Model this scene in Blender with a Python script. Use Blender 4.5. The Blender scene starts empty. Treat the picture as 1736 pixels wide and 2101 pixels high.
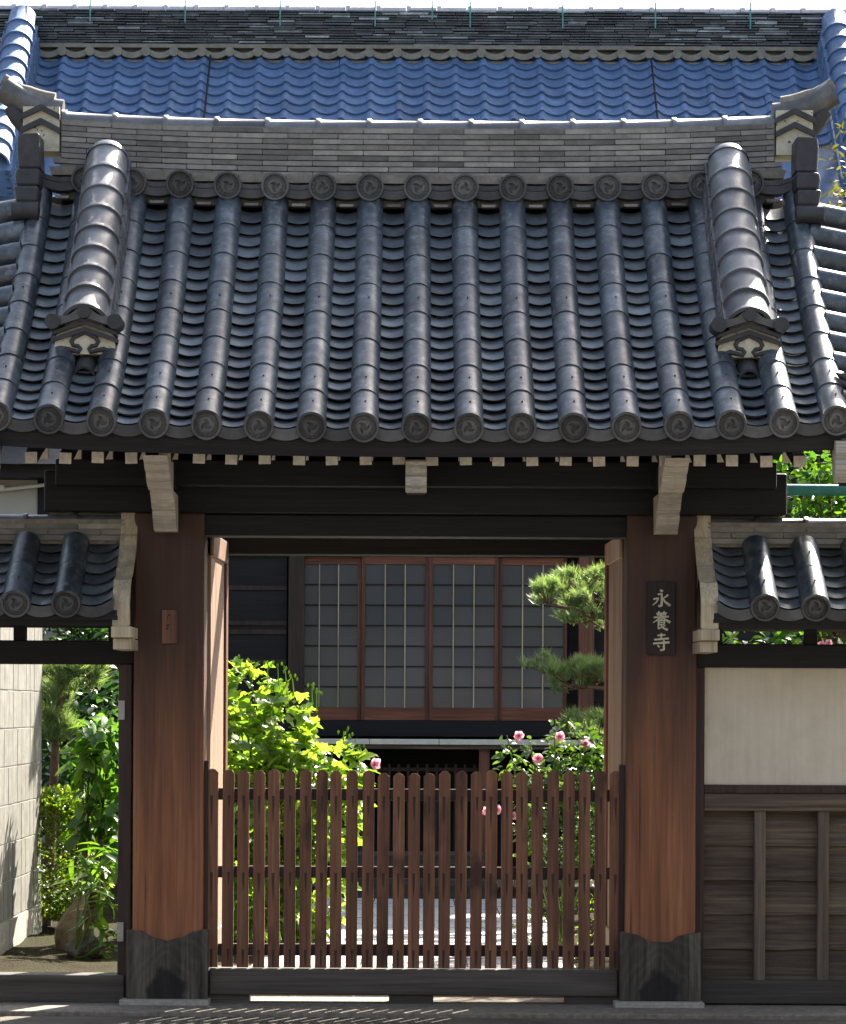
import bpy, bmesh, math, random
from mathutils import Vector, Matrix, noise as mnoise
R = math.radians
rnd = random.Random(7)
scene = bpy.context.scene
COL = scene.collection

# ------------------------------------------------------------------ camera
FPX, PX0, PY0, CAMY, CAMZ, ROLL = 6200.0, 851.5, 1454.0, -15.86, 1.55, R(0.29)
cam = bpy.data.cameras.new('camera')
camo = bpy.data.objects.new('camera', cam); COL.objects.link(camo)
cam.sensor_fit = 'HORIZONTAL'; cam.sensor_width = 36.0
cam.lens = 36.0 * FPX / 1736.0
cam.shift_x = (868.0 - PX0) / 1736.0
cam.shift_y = (PY0 - 1050.5) / 1736.0
cam.clip_start = 0.1; cam.clip_end = 3000
camo.location = (0, CAMY, CAMZ)
camo.rotation_euler = (Matrix.Rotation(R(90), 4, 'X') @ Matrix.Rotation(ROLL, 4, 'Z')).to_euler()
scene.camera = camo

# ------------------------------------------------------------------ sun, sky, exposure
SUN_EL, SUN_AZ = R(39.5), R(27.0)          # azimuth measured from +Y towards +X
sdir = Vector((math.sin(SUN_AZ) * math.cos(SUN_EL), math.cos(SUN_AZ) * math.cos(SUN_EL), math.sin(SUN_EL)))
sun = bpy.data.lights.new('sun', 'SUN'); suno = bpy.data.objects.new('sun', sun); COL.objects.link(suno)
sun.energy = 5.0; sun.angle = R(0.53); sun.color = (1.0, 0.93, 0.82)
suno.rotation_euler = sdir.to_track_quat('Z', 'Y').to_euler(); suno.location = (8, 14, 14)

world = bpy.data.worlds.new('World'); scene.world = world; world.use_nodes = True
nt = world.node_tree; nt.nodes.clear()
wout = nt.nodes.new('ShaderNodeOutputWorld'); bg = nt.nodes.new('ShaderNodeBackground')
sky = nt.nodes.new('ShaderNodeTexSky'); sky.sky_type = 'NISHITA'; sky.sun_disc = False
sky.sun_elevation = SUN_EL; sky.sun_rotation = SUN_AZ; sky.air_density = 1.0; sky.dust_density = 3.0; sky.ozone_density = 1.0
tc = nt.nodes.new('ShaderNodeTexCoord'); mp = nt.nodes.new('ShaderNodeMapping'); mp.inputs['Scale'].default_value = (1.6, 1.6, 3.2)
cn = nt.nodes.new('ShaderNodeTexNoise'); cn.inputs['Scale'].default_value = 2.2; cn.inputs['Detail'].default_value = 7; cn.inputs['Roughness'].default_value = 0.6
cr = nt.nodes.new('ShaderNodeValToRGB'); cr.color_ramp.elements[0].position = 0.42; cr.color_ramp.elements[1].position = 0.66
cr.color_ramp.elements[1].color = (0.85, 0.85, 0.85, 1)
mixc = nt.nodes.new('ShaderNodeMixRGB')
hs = nt.nodes.new('ShaderNodeHueSaturation'); hs.inputs['Saturation'].default_value = 0.12; hs.inputs['Value'].default_value = 1.3
nt.links.new(sky.outputs['Color'], hs.inputs['Color']); nt.links.new(hs.outputs['Color'], mixc.inputs['Color2'])
nt.links.new(tc.outputs['Generated'], mp.inputs['Vector']); nt.links.new(mp.outputs[0], cn.inputs['Vector'])
nt.links.new(cn.outputs['Fac'], cr.inputs['Fac']); nt.links.new(cr.outputs['Color'], mixc.inputs['Fac'])
nt.links.new(sky.outputs['Color'], mixc.inputs['Color1']); nt.links.new(mixc.outputs['Color'], bg.inputs['Color'])
bg.inputs['Strength'].default_value = 0.068
nt.links.new(bg.outputs[0], wout.inputs[0])

vs = scene.view_settings
vs.view_transform = 'Standard'; vs.look = 'None'; vs.exposure = 2.3; vs.gamma = 1.0; vs.use_curve_mapping = False
scene.cycles.max_bounces = 6; scene.cycles.diffuse_bounces = 3; scene.cycles.transmission_bounces = 4; scene.cycles.glossy_bounces = 3
scene.cycles.use_denoising = True; scene.cycles.use_adaptive_sampling = True; scene.cycles.adaptive_threshold = 0.02

# ------------------------------------------------------------------ helpers
def U(px, py, Y):
    """photo position (1736x2101 grid) at depth Y -> world point"""
    x, y = px - PX0, py - PY0
    c, s = math.cos(ROLL), math.sin(ROLL)
    xt, yt = x * c + y * s, -x * s + y * c
    d = Y - CAMY
    return Vector((xt * d / FPX, Y, CAMZ - yt * d / FPX))

WM = {}
def tag(o, label=None, cat=None, group=None, kind=None):
    if label: o['label'] = label
    if cat: o['category'] = cat
    if group: o['group'] = group
    if kind: o['kind'] = kind
    return o

def link(o, M, parent):
    COL.objects.link(o)
    o.matrix_basis = M
    WM[o.name] = M
    if parent is not None:
        o.parent = parent
        o.matrix_parent_inverse = WM[parent.name].inverted()
    return o

def empty(name, loc, label, cat, group=None):
    o = bpy.data.objects.new(name, None); o.empty_display_size = 0.2
    link(o, Matrix.Translation(Vector(loc)), None)
    return tag(o, label, cat, group)

class MB:
    def __init__(s): s.v = []; s.f = []; s.sm = []
    def add(s, vs_, fs_, smooth=False, M=None):
        b = len(s.v)
        s.v += [tuple(M @ Vector(p)) if M is not None else tuple(p) for p in vs_]
        s.f += [tuple(b + i for i in f) for f in fs_]; s.sm += [smooth] * len(fs_)
        return s
    def box(s, x0, x1, y0, y1, z0, z1, M=None):
        v = [(x0,y0,z0),(x1,y0,z0),(x1,y1,z0),(x0,y1,z0),(x0,y0,z1),(x1,y0,z1),(x1,y1,z1),(x0,y1,z1)]
        return s.add(v, [(0,3,2,1),(4,5,6,7),(0,1,5,4),(1,2,6,5),(2,3,7,6),(3,0,4,7)], False, M)
    def prism(s, poly, a, b, axis='Y', M=None):
        """extrude a polygon; axis Y: poly=(x,z); axis X: poly=(y,z); axis Z: poly=(x,y)"""
        n = len(poly)
        def P(p, t):
            return (p[0], t, p[1]) if axis == 'Y' else ((t, p[0], p[1]) if axis == 'X' else (p[0], p[1], t))
        v = [P(p, a) for p in poly] + [P(p, b) for p in poly]
        f = [tuple(range(n - 1, -1, -1)), tuple(range(n, 2 * n))] + [(i, (i + 1) % n, n + (i + 1) % n, n + i) for i in range(n)]
        return s.add(v, f, False, M)
    def tube(s, pts, rad, seg=8, smooth=True, caps=True, M=None):
        pts = [Vector(p) for p in pts]; n = len(pts)
        if not hasattr(rad, '__len__'): rad = [rad] * n
        v = []; f = []
        up = Vector((0, 0, 1)); pn = None
        for i, p in enumerate(pts):
            t = (pts[min(i + 1, n - 1)] - pts[max(i - 1, 0)]).normalized()
            if pn is None:
                a = t.cross(up)
                if a.length < 1e-3: a = t.cross(Vector((1, 0, 0)))
                a.normalize()
            else:
                a = pn - t * pn.dot(t); a.normalize()
            pn = a; b = t.cross(a)
            for k in range(seg):
                w = 2 * math.pi * k / seg
                v.append(p + (a * math.cos(w) + b * math.sin(w)) * rad[i])
        for i in range(n - 1):
            for k in range(seg):
                f.append((i*seg+k, i*seg+(k+1) % seg, (i+1)*seg+(k+1) % seg, (i+1)*seg+k))
        s.add(v, f, smooth, M)
        if caps:
            s.add(v[:seg], [tuple(range(seg - 1, -1, -1))], False, M); s.add(v[-seg:], [tuple(range(seg))], False, M)
        return s
    def sweepx(s, poly, xs, lift, smooth=False):
        """poly=(y,z) closed profile swept along X with a z lift"""
        n = len(poly); v = []; f = []
        for x in xs:
            l = lift(x)
            v += [(x, p[0], p[1] + l) for p in poly]
        for i in range(len(xs) - 1):
            for k in range(n):
                f.append((i*n+k, i*n+(k+1) % n, (i+1)*n+(k+1) % n, (i+1)*n+k))
        s.add(v, f, smooth)
        s.add(v[:n], [tuple(range(n))]); s.add(v[-n:], [tuple(range(n - 1, -1, -1))])
        return s
    def mesh(s, name, mat):
        me = bpy.data.meshes.new(name); me.from_pydata(s.v, [], s.f); me.update()
        me.polygons.foreach_set('use_smooth', s.sm)
        for m in (mat if isinstance(mat, (list, tuple)) else [mat]): me.materials.append(m)
        bm = bmesh.new(); bm.from_mesh(me); bmesh.ops.recalc_face_normals(bm, faces=bm.faces); bm.to_mesh(me); bm.free()
        return me
    def build(s, name, mat, parent=None, bevel=0, label=None, cat=None, group=None, kind=None, origin=None):
        xs = [p[0] for p in s.v]; ys = [p[1] for p in s.v]; zs = [p[2] for p in s.v]
        o_ = Vector(origin) if origin is not None else Vector(((min(xs)+max(xs))/2, (min(ys)+max(ys))/2, min(zs)))
        s.v = [tuple(Vector(p) - o_) for p in s.v]
        o = bpy.data.objects.new(name, s.mesh(name, mat))
        link(o, Matrix.Translation(o_), parent)
        if bevel:
            b = o.modifiers.new('bevel', 'BEVEL'); b.width = bevel; b.segments = 2; b.limit_method = 'ANGLE'; b.angle_limit = R(40)
        return tag(o, label, cat, group, kind)

def bx(x0, x1, y0, y1, z0, z1): return MB().box(x0, x1, y0, y1, z0, z1)
def inst(name, me, M, parent): return link(bpy.data.objects.new(name, me), M, parent)
def lin(a, b, n): return [a + (b - a) * i / (n - 1) for i in range(n)]
def basis(x, y, z, p):
    return Matrix(((x[0], y[0], z[0], p[0]), (x[1], y[1], z[1], p[1]), (x[2], y[2], z[2], p[2]), (0, 0, 0, 1)))

# ------------------------------------------------------------------ materials
def newmat(name):
    m = bpy.data.materials.new(name); m.use_nodes = True
    n = m.node_tree; b = n.nodes['Principled BSDF']
    return m, n, b
def nd(n, typ, **kw):
    o = n.nodes.new(typ)
    for k, v in kw.items():
        if k in o.inputs: o.inputs[k].default_value = v
        else: setattr(o, k, v)
    return o
def ramp(n, src, stops):
    r = n.nodes.new('ShaderNodeValToRGB'); e = r.color_ramp.elements
    while len(e) < len(stops): e.new(0.5)
    for i, (p, c) in enumerate(stops): e[i].position = p; e[i].color = (*c, 1) if len(c) == 3 else c
    n.links.new(src, r.inputs['Fac']); return r
def mathn(n, op, a, b=None, c=None):
    o = n.nodes.new('ShaderNodeMath'); o.operation = op
    for i, x in enumerate((a, b, c)):
        if x is None: continue
        if isinstance(x, (int, float)): o.inputs[i].default_value = x
        else: n.links.new(x, o.inputs[i])
    return o.outputs[0]
def mixrgb(n, fac, a, b, mode='MIX'):
    o = n.nodes.new('ShaderNodeMixRGB'); o.blend_type = mode
    for i, x in enumerate((fac, a, b)):
        if isinstance(x, (int, float)): o.inputs[i].default_value = x
        elif isinstance(x, tuple): o.inputs[i].default_value = (*x, 1)
        else: n.links.new(x, o.inputs[i])
    return o.outputs[0]
def coords(n, scale=(1, 1, 1), rand=True):
    t = n.nodes.new('ShaderNodeTexCoord'); m = n.nodes.new('ShaderNodeMapping'); m.inputs['Scale'].default_value = scale
    n.links.new(t.outputs['Object'], m.inputs['Vector'])
    if rand:
        oi = n.nodes.new('ShaderNodeObjectInfo'); k = mathn(n, 'MULTIPLY', oi.outputs['Random'], 37.0)
        cx = n.nodes.new('ShaderNodeCombineXYZ')
        for i in range(3): n.links.new(k, cx.inputs[i])
        n.links.new(cx.outputs[0], m.inputs['Location'])
    return m.outputs[0]
def bump(n, b, h, strength=0.3, dist=0.01):
    bp = n.nodes.new('ShaderNodeBump'); bp.inputs['Strength'].default_value = strength; bp.inputs['Distance'].default_value = dist
    n.links.new(h, bp.inputs['Height']); n.links.new(bp.outputs[0], b.inputs['Normal'])

def tile_mat(name, c0, c1, c2, rough=(0.32, 0.6), island=False, spec=0.5, patch=0.5, metal=0.0, blotch=7.0, pale=False, bk=0.2, lichen=0.0, even=False):
    m, n, b = newmat(name)
    v = coords(n)
    n1 = nd(n, 'ShaderNodeTexNoise', Scale=blotch, Detail=8.0, Roughness=0.72); n.links.new(v, n1.inputs['Vector'])
    n2 = nd(n, 'ShaderNodeTexNoise', Scale=42.0, Detail=4.0, Roughness=0.7); n.links.new(v, n2.inputs['Vector'])
    r1 = ramp(n, n1.outputs['Fac'], [(0.30, c0), (0.52, c1), (0.72, c2)])
    if island:
        g = n.nodes.new('ShaderNodeNewGeometry'); rv = g.outputs['Random Per Island']
    else:
        rv = n.nodes.new('ShaderNodeObjectInfo').outputs['Random']
    r2 = ramp(n, rv, [(0.0, (0.5, 0.5, 0.51)), (0.35, (0.9, 0.9, 0.9)), (0.8, (1.1, 1.1, 1.1)), (1.0, (1.5, 1.5, 1.47))] if not pale else [(0.0, (0.5, 0.5, 0.5)), (0.80, (1.3, 1.3, 1.3)), (0.88, (2.6, 2.6, 2.5)), (1.0, (5.0, 5.0, 4.8))])
    c = mixrgb(n, 0.35 if even else 1.0, r1.outputs['Color'], r2.outputs['Color'], 'MULTIPLY')
    r3 = ramp(n, n2.outputs['Fac'], [(0.58, (0, 0, 0)), (0.72, (1, 1, 1))])
    c = mixrgb(n, mathn(n, 'MULTIPLY', r3.outputs['Color'], patch), c, tuple(x * 0.45 for x in c0))
    if lichen:
        n4 = nd(n, 'ShaderNodeTexNoise', Scale=19.0, Detail=5.0, Roughness=0.75); n.links.new(v, n4.inputs['Vector'])
        r4 = ramp(n, n4.outputs['Fac'], [(0.53, (0, 0, 0)), (0.66, (1, 1, 1))])
        c = mixrgb(n, mathn(n, 'MULTIPLY', r4.outputs['Color'], lichen), c, (0.235, 0.262, 0.262))
    n.links.new(c, b.inputs['Base Color'])
    rr = ramp(n, n1.outputs['Fac'], [(0.3, (rough[1],) * 3), (0.7, (rough[0],) * 3)])
    n.links.new(rr.outputs['Color'], b.inputs['Roughness'])
    b.inputs['Specular IOR Level'].default_value = spec; b.inputs['Metallic'].default_value = metal
    bump(n, b, n2.outputs['Fac'], bk, 0.004)
    return m

def wood_mat(name, dark, mid, light, axis='Z', rough=0.6, scale=1.0, bumpk=0.25, stripe=0.5):
    m, n, b = newmat(name)
    long, cross = 0.55 * scale, 9.0 * scale
    sc = tuple(long if a == axis else cross for a in 'XYZ')
    v = coords(n, sc)
    n1 = nd(n, 'ShaderNodeTexNoise', Scale=1.3, Detail=5.0, Roughness=0.6, Distortion=0.4); n.links.new(v, n1.inputs['Vector'])
    sc2 = tuple(1.3 * scale if a == axis else 55.0 * scale for a in 'XYZ')
    v2 = coords(n, sc2)
    n2 = nd(n, 'ShaderNodeTexNoise', Scale=1.6, Detail=4.0, Roughness=0.6); n.links.new(v2, n2.inputs['Vector'])
    r1 = ramp(n, n1.outputs['Fac'], [(0.28, dark), (0.5, mid), (0.74, light)])
    r2 = ramp(n, n2.outputs['Fac'], [(0.3, (1 - stripe,) * 3), (0.65, (1.12,) * 3)])
    c = mixrgb(n, 1.0, r1.outputs['Color'], r2.outputs['Color'], 'MULTIPLY')
    oi = n.nodes.new('ShaderNodeObjectInfo')
    r3 = ramp(n, oi.outputs['Random'], [(0, (0.8, 0.8, 0.8)), (1, (1.15, 1.15, 1.15))])
    c = mixrgb(n, 1.0, c, r3.outputs['Color'], 'MULTIPLY')
    n.links.new(c, b.inputs['Base Color']); b.inputs['Roughness'].default_value = rough
    b.inputs['Specular IOR Level'].default_value = 0.3
    bump(n, b, n2.outputs['Fac'], bumpk, 0.006)
    m['col'] = 1
    return m, n, b, c

def plain(name, c, rough=0.7, var=0.15, scale=8.0, spec=0.3, bumpk=0.15, metal=0.0):
    m, n, b = newmat(name)
    v = coords(n)
    n1 = nd(n, 'ShaderNodeTexNoise', Scale=scale, Detail=6.0, Roughness=0.65); n.links.new(v, n1.inputs['Vector'])
    r1 = ramp(n, n1.outputs['Fac'], [(0.3, tuple(x * (1 - var) for x in c)), (0.7, tuple(min(1, x * (1 + var)) for x in c))])
    n.links.new(r1.outputs['Color'], b.inputs['Base Color']); b.inputs['Roughness'].default_value = rough
    b.inputs['Specular IOR Level'].default_value = spec; b.inputs['Metallic'].default_value = metal
    if bumpk: bump(n, b, n1.outputs['Fac'], bumpk, 0.01)
    return m

def leaf_mat(name, c0, c1, trans=0.45, tcol=None, rough=0.35, gloss=0.5):
    m, n, b = newmat(name)
    g = n.nodes.new('ShaderNodeNewGeometry'); oi = n.nodes.new('ShaderNodeObjectInfo')
    k = mathn(n, 'FRACT', mathn(n, 'ADD', g.outputs['Random Per Island'], oi.outputs['Random']))
    r = ramp(n, k, [(0, c0), (1, c1)])
    n.links.new(r.outputs['Color'], b.inputs['Base Color']); b.inputs['Roughness'].default_value = rough
    b.inputs['Specular IOR Level'].default_value = gloss
    t = n.nodes.new('ShaderNodeBsdfTranslucent')
    tc_ = mixrgb(n, 1.0, r.outputs['Color'], tcol or (2.2, 2.1, 0.6), 'MULTIPLY')
    n.links.new(tc_, t.inputs['Color'])
    mx = n.nodes.new('ShaderNodeMixShader'); mx.inputs[0].default_value = trans
    n.links.new(b.outputs[0], mx.inputs[1]); n.links.new(t.outputs[0], mx.inputs[2])
    n.links.new(mx.outputs[0], n.nodes['Material Output'].inputs['Surface'])
    return m

M = {}
M['tile'] = tile_mat('grey_roof_tile', (0.019, 0.026, 0.034), (0.046, 0.061, 0.077), (0.124, 0.150, 0.170), (0.25, 0.5), spec=0.75, blotch=10.0, lichen=0.45)
M['pan'] = tile_mat('grey_pan_tile', (0.088, 0.105, 0.125), (0.158, 0.183, 0.207), (0.27, 0.298, 0.317), (0.26, 0.38), spec=0.6, patch=0.2, bk=0.06, lichen=0.2)
M['disc'] = tile_mat('grey_disc_tile', (0.045, 0.046, 0.048), (0.078, 0.08, 0.082), (0.125, 0.126, 0.122), (0.5, 0.7))
M['cap'] = tile_mat('silver_cap_tile', (0.085, 0.09, 0.10), (0.135, 0.142, 0.155), (0.21, 0.216, 0.225), (0.3, 0.46), spec=0.7, patch=0.35, metal=0.1)
M['flat'] = tile_mat('grey_flat_tile', (0.13, 0.125, 0.115), (0.22, 0.21, 0.19), (0.30, 0.285, 0.255), (0.5, 0.7), patch=0.35)
M['edge'] = tile_mat('dark_edge_tile', (0.05, 0.05, 0.055), (0.10, 0.10, 0.11), (0.2, 0.2, 0.2), (0.35, 0.55), island=True)
M['hall'] = tile_mat('blue_hall_tile', (0.065, 0.115, 0.215), (0.092, 0.16, 0.29), (0.125, 0.20, 0.335), (0.48, 0.68), patch=0.4, spec=0.28, even=True)
M['hallridge'] = tile_mat('dark_ridge_tile', (0.035, 0.04, 0.045), (0.06, 0.068, 0.075), (0.12, 0.125, 0.125), (0.4, 0.6), island=True, pale=True)
M['hallcap'] = plain('pale_cap_tile', (0.5, 0.48, 0.52), 0.35)
M['mortar'] = plain('tan_mortar', (0.22, 0.205, 0.17), 0.85, 0.3, 25)
M['clay'] = plain('tan_clay_trim', (0.20, 0.19, 0.16), 0.8, 0.25, 12)
def plaster_worn():
    m, n, b = newmat('worn_cream_plaster')
    v = coords(n)
    n1 = nd(n, 'ShaderNodeTexNoise', Scale=14.0, Detail=6.0, Roughness=0.7); n.links.new(v, n1.inputs['Vector'])
    n2 = nd(n, 'ShaderNodeTexNoise', Scale=45.0, Detail=3.0); n.links.new(v, n2.inputs['Vector'])
    c = ramp(n, n1.outputs['Fac'], [(0.3, (0.42, 0.39, 0.28)), (0.6, (0.62, 0.59, 0.46))]).outputs['Color']
    k = ramp(n, n2.outputs['Fac'], [(0.66, (0, 0, 0)), (0.7, (1, 1, 1))]).outputs['Color']
    c = mixrgb(n, k, c, (0.04, 0.04, 0.035)); n.links.new(c, b.inputs['Base Color']); b.inputs['Roughness'].default_value = 0.85
    bump(n, b, n2.outputs['Fac'], 0.3, 0.01); return m
M['oniplaster'] = plaster_worn()
M['oni'] = plain('dark_ornament_tile', (0.04, 0.04, 0.043), 0.5, 0.35, 18, 0.4)
M['hood'] = tile_mat('ornament_hood_tile', (0.045, 0.046, 0.048), (0.085, 0.087, 0.09), (0.15, 0.15, 0.148), (0.3, 0.5))
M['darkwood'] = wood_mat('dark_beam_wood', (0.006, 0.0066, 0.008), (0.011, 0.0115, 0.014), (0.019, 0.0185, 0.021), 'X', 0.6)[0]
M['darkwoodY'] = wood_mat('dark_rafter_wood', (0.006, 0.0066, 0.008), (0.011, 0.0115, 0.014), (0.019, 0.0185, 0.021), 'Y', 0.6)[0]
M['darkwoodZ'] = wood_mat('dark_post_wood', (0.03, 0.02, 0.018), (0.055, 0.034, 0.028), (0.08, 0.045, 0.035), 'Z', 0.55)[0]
def pillar_mat():
    m, n, b, c = wood_mat('reddish_pillar_wood', (0.12, 0.047, 0.022), (0.27, 0.106, 0.048), (0.41, 0.18, 0.084), 'Z', 0.5, 0.8, 0.15, 0.3)
    vc = coords(n, (38, 38, 0.5)); nc = nd(n, 'ShaderNodeTexNoise', Scale=1.4, Detail=3.0, Roughness=0.5); n.links.new(vc, nc.inputs['Vector'])
    kc = ramp(n, nc.outputs['Fac'], [(0.66, (0, 0, 0)), (0.70, (0.75, 0.75, 0.75))]).outputs['Color']
    ck = mixrgb(n, kc, c, (0.05, 0.022, 0.013))          # drying cracks
    # darker wood colour above, lighter below, meeting in long vertical streaks
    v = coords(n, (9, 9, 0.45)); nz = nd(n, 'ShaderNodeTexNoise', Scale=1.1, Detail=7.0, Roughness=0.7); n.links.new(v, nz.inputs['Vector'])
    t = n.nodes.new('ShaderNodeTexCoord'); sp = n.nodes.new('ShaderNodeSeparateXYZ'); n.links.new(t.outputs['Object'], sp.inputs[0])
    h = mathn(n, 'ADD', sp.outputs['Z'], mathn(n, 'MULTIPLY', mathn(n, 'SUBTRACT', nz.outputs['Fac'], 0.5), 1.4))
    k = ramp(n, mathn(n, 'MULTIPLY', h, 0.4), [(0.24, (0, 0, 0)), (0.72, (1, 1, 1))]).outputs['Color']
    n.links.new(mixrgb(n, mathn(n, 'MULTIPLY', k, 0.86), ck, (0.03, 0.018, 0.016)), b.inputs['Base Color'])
    return m
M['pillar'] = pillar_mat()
def base_mat():
    m, n, b, c = wood_mat('rotted_base_wood', (0.03, 0.026, 0.022), (0.075, 0.064, 0.052), (0.17, 0.148, 0.115), 'Z', 0.75, 1.5, 0.7, 0.5)
    t = n.nodes.new('ShaderNodeTexCoord'); mp_ = n.nodes.new('ShaderNodeMapping'); mp_.inputs['Scale'].default_value = (1.5, 0.1, 1.0)
    n.links.new(t.outputs['Object'], mp_.inputs['Vector'])
    wv = nd(n, 'ShaderNodeTexWave', Scale=5.0, Distortion=11.0, Detail=4.0); wv.wave_type = 'RINGS'; wv.rings_direction = 'SPHERICAL'; wv.inputs['Detail Scale'].default_value = 1.2
    n.links.new(mp_.outputs[0], wv.inputs['Vector'])
    c2 = ramp(n, wv.outputs['Fac'], [(0.2, (0.030, 0.026, 0.021)), (0.6, (0.085, 0.073, 0.058)), (0.95, (0.16, 0.138, 0.10))]).outputs['Color']
    c = mixrgb(n, 0.12, c, c2)
    ln = n.nodes.new('ShaderNodeVectorMath'); ln.operation = 'LENGTH'; mp2 = n.nodes.new('ShaderNodeMapping'); mp2.inputs['Scale'].default_value = (8.0, 0.01, 5.6)
    n.links.new(t.outputs['Object'], mp2.inputs['Vector']); n.links.new(mp2.outputs[0], ln.inputs[0])
    nz = nd(n, 'ShaderNodeTexNoise', Scale=14.0, Detail=4.0); n.links.new(t.outputs['Object'], nz.inputs['Vector'])
    q = mathn(n, 'ADD', ln.outputs['Value'], mathn(n, 'MULTIPLY', mathn(n, 'SUBTRACT', nz.outputs['Fac'], 0.5), 0.7))
    k = ramp(n, q, [(0.75, (1, 1, 1)), (0.95, (0, 0, 0))]).outputs['Color']
    n.links.new(mixrgb(n, mathn(n, 'MULTIPLY', k, 0.85), c, (0.01, 0.009, 0.009)), b.inputs['Base Color'])
    return m
M['base'] = base_mat()
M['door'] = wood_mat('door_board_wood', (0.20, 0.12, 0.08), (0.33, 0.21, 0.145), (0.42, 0.28, 0.2), 'Z', 0.55)[0]
M['gatewood'] = wood_mat('hall_red_wood', (0.085, 0.036, 0.024), (0.145, 0.060, 0.037), (0.21, 0.09, 0.056), 'Z', 0.5)[0]
M['gatewoodX'] = wood_mat('hall_red_wood_across', (0.12, 0.045, 0.028), (0.22, 0.08, 0.045), (0.3, 0.12, 0.07), 'X', 0.5)[0]
M['paint'] = plain('aged_white_paint', (0.72, 0.69, 0.61), 0.7, 0.22, 30, 0.3, 0.2)
M['nose'] = wood_mat('pale_painted_nose', (0.31, 0.29, 0.25), (0.43, 0.405, 0.355), (0.52, 0.495, 0.435), 'X', 0.75, 1.0, 0.4, 0.35)[0]
M['palewood'] = wood_mat('pale_board_wood', (0.30, 0.25, 0.17), (0.45, 0.385, 0.27), (0.56, 0.49, 0.35), 'Z', 0.65, 1.0, 0.2, 0.3)[0]
M['weather'] = wood_mat('weathered_board_wood', (0.046, 0.033, 0.023), (0.092, 0.068, 0.049), (0.165, 0.125, 0.088), 'X', 0.7, 0.8, 0.7, 0.6)[0]
M['weatherZ'] = wood_mat('weathered_batten_wood', (0.075, 0.055, 0.042), (0.14, 0.105, 0.08), (0.2, 0.16, 0.12), 'Z', 0.7, 1.0, 0.4, 0.45)[0]
M['sill'] = wood_mat('dark_sill_wood', (0.04, 0.034, 0.029), (0.07, 0.06, 0.05), (0.11, 0.095, 0.08), 'X', 0.65, 1.0, 0.3, 0.4)[0]
def wall_plaster():
    m, n, b = newmat('smooth_wall_plaster')
    v = coords(n, (1, 1, 1), False)
    n1 = nd(n, 'ShaderNodeTexNoise', Scale=2.2, Detail=9.0, Roughness=0.7); n.links.new(v, n1.inputs['Vector'])
    v2 = coords(n, (22, 1, 1.2), False); n2 = nd(n, 'ShaderNodeTexNoise', Scale=1.5, Detail=4.0); n.links.new(v2, n2.inputs['Vector'])
    n3 = nd(n, 'ShaderNodeTexNoise', Scale=160.0, Detail=2.0); n.links.new(v, n3.inputs['Vector'])
    c = ramp(n, n1.outputs['Fac'], [(0.3, (0.52, 0.47, 0.375)), (0.55, (0.62, 0.57, 0.47)), (0.75, (0.67, 0.62, 0.52))]).outputs['Color']
    c = mixrgb(n, 0.35, c, ramp(n, n2.outputs['Fac'], [(0.35, (0.8,) * 3), (0.6, (1.0,) * 3)]).outputs['Color'], 'MULTIPLY')
    n.links.new(c, b.inputs['Base Color']); b.inputs['Roughness'].default_value = 0.9; b.inputs['Specular IOR Level'].default_value = 0.15
    bump(n, b, n3.outputs['Fac'], 0.15, 0.003); return m
M['plaster'] = wall_plaster()
M['stone'] = plain('granite_sill_stone', (0.19, 0.165, 0.13), 0.85, 0.4, 30, 0.3, 0.4)
M['plinth'] = plain('plinth_stone', (0.33, 0.31, 0.26), 0.85, 0.25, 40, 0.3, 0.4)
M['paver'] = plain('pale_paver_stone', (0.36, 0.36, 0.355), 0.8, 0.2, 18, 0.3, 0.3)
M['rock'] = plain('brown_garden_rock', (0.20, 0.15, 0.095), 0.85, 0.45, 9, 0.2, 0.8)
M['rockg'] = plain('grey_garden_rock', (0.12, 0.115, 0.105), 0.85, 0.45, 9, 0.2, 0.8)
M['metal'] = plain('dull_metal_plate', (0.35, 0.34, 0.32), 0.5, 0.2, 30, 0.5, 0.1, 0.4)
M['wallblock'] = plain('white_wall_block', (0.18, 0.172, 0.15), 0.7, 0.3, 10, 0.3, 0.2)
M['joint'] = plain('white_wall_joint', (0.27, 0.26, 0.235), 0.85, 0.08)
M['teal'] = plain('teal_paint', (0.02, 0.16, 0.13), 0.5, 0.3, 14, 0.4, 0.2)
M['green_metal'] = plain('verdigris_metal', (0.10, 0.30, 0.28), 0.6, 0.2)
M['housewall'] = plain('grey_house_wall', (0.42, 0.41, 0.36), 0.85, 0.06, 4)
M['white'] = plain('white_pipe', (0.75, 0.75, 0.73), 0.5, 0.05)
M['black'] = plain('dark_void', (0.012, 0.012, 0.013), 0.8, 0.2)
M['letter'] = plain('pale_gold_letter', (0.62, 0.57, 0.44), 0.6, 0.1, 60)
M['plaque'] = wood_mat('dark_plaque_wood', (0.017, 0.013, 0.013), (0.026, 0.02, 0.019), (0.036, 0.027, 0.025), 'Z', 0.6)[0]
M['nameplate'] = wood_mat('brown_plate_wood', (0.14, 0.065, 0.045), (0.22, 0.105, 0.07), (0.28, 0.14, 0.095), 'Z', 0.6)[0]
M['ink'] = plain('faded_ink', (0.04, 0.02, 0.015), 0.7)
M['bark'] = plain('tree_bark', (0.09, 0.065, 0.045), 0.9, 0.5, 25, 0.2, 0.8)
M['pinebark'] = plain('pine_bark', (0.13, 0.08, 0.055), 0.9, 0.5, 25, 0.2, 0.8)
M['stem'] = plain('green_stem', (0.12, 0.16, 0.04), 0.6, 0.3)
M['veranda'] = plain('pale_veranda_edge', (0.62, 0.60, 0.52), 0.7, 0.15, 14)
M['glass'] = None
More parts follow.
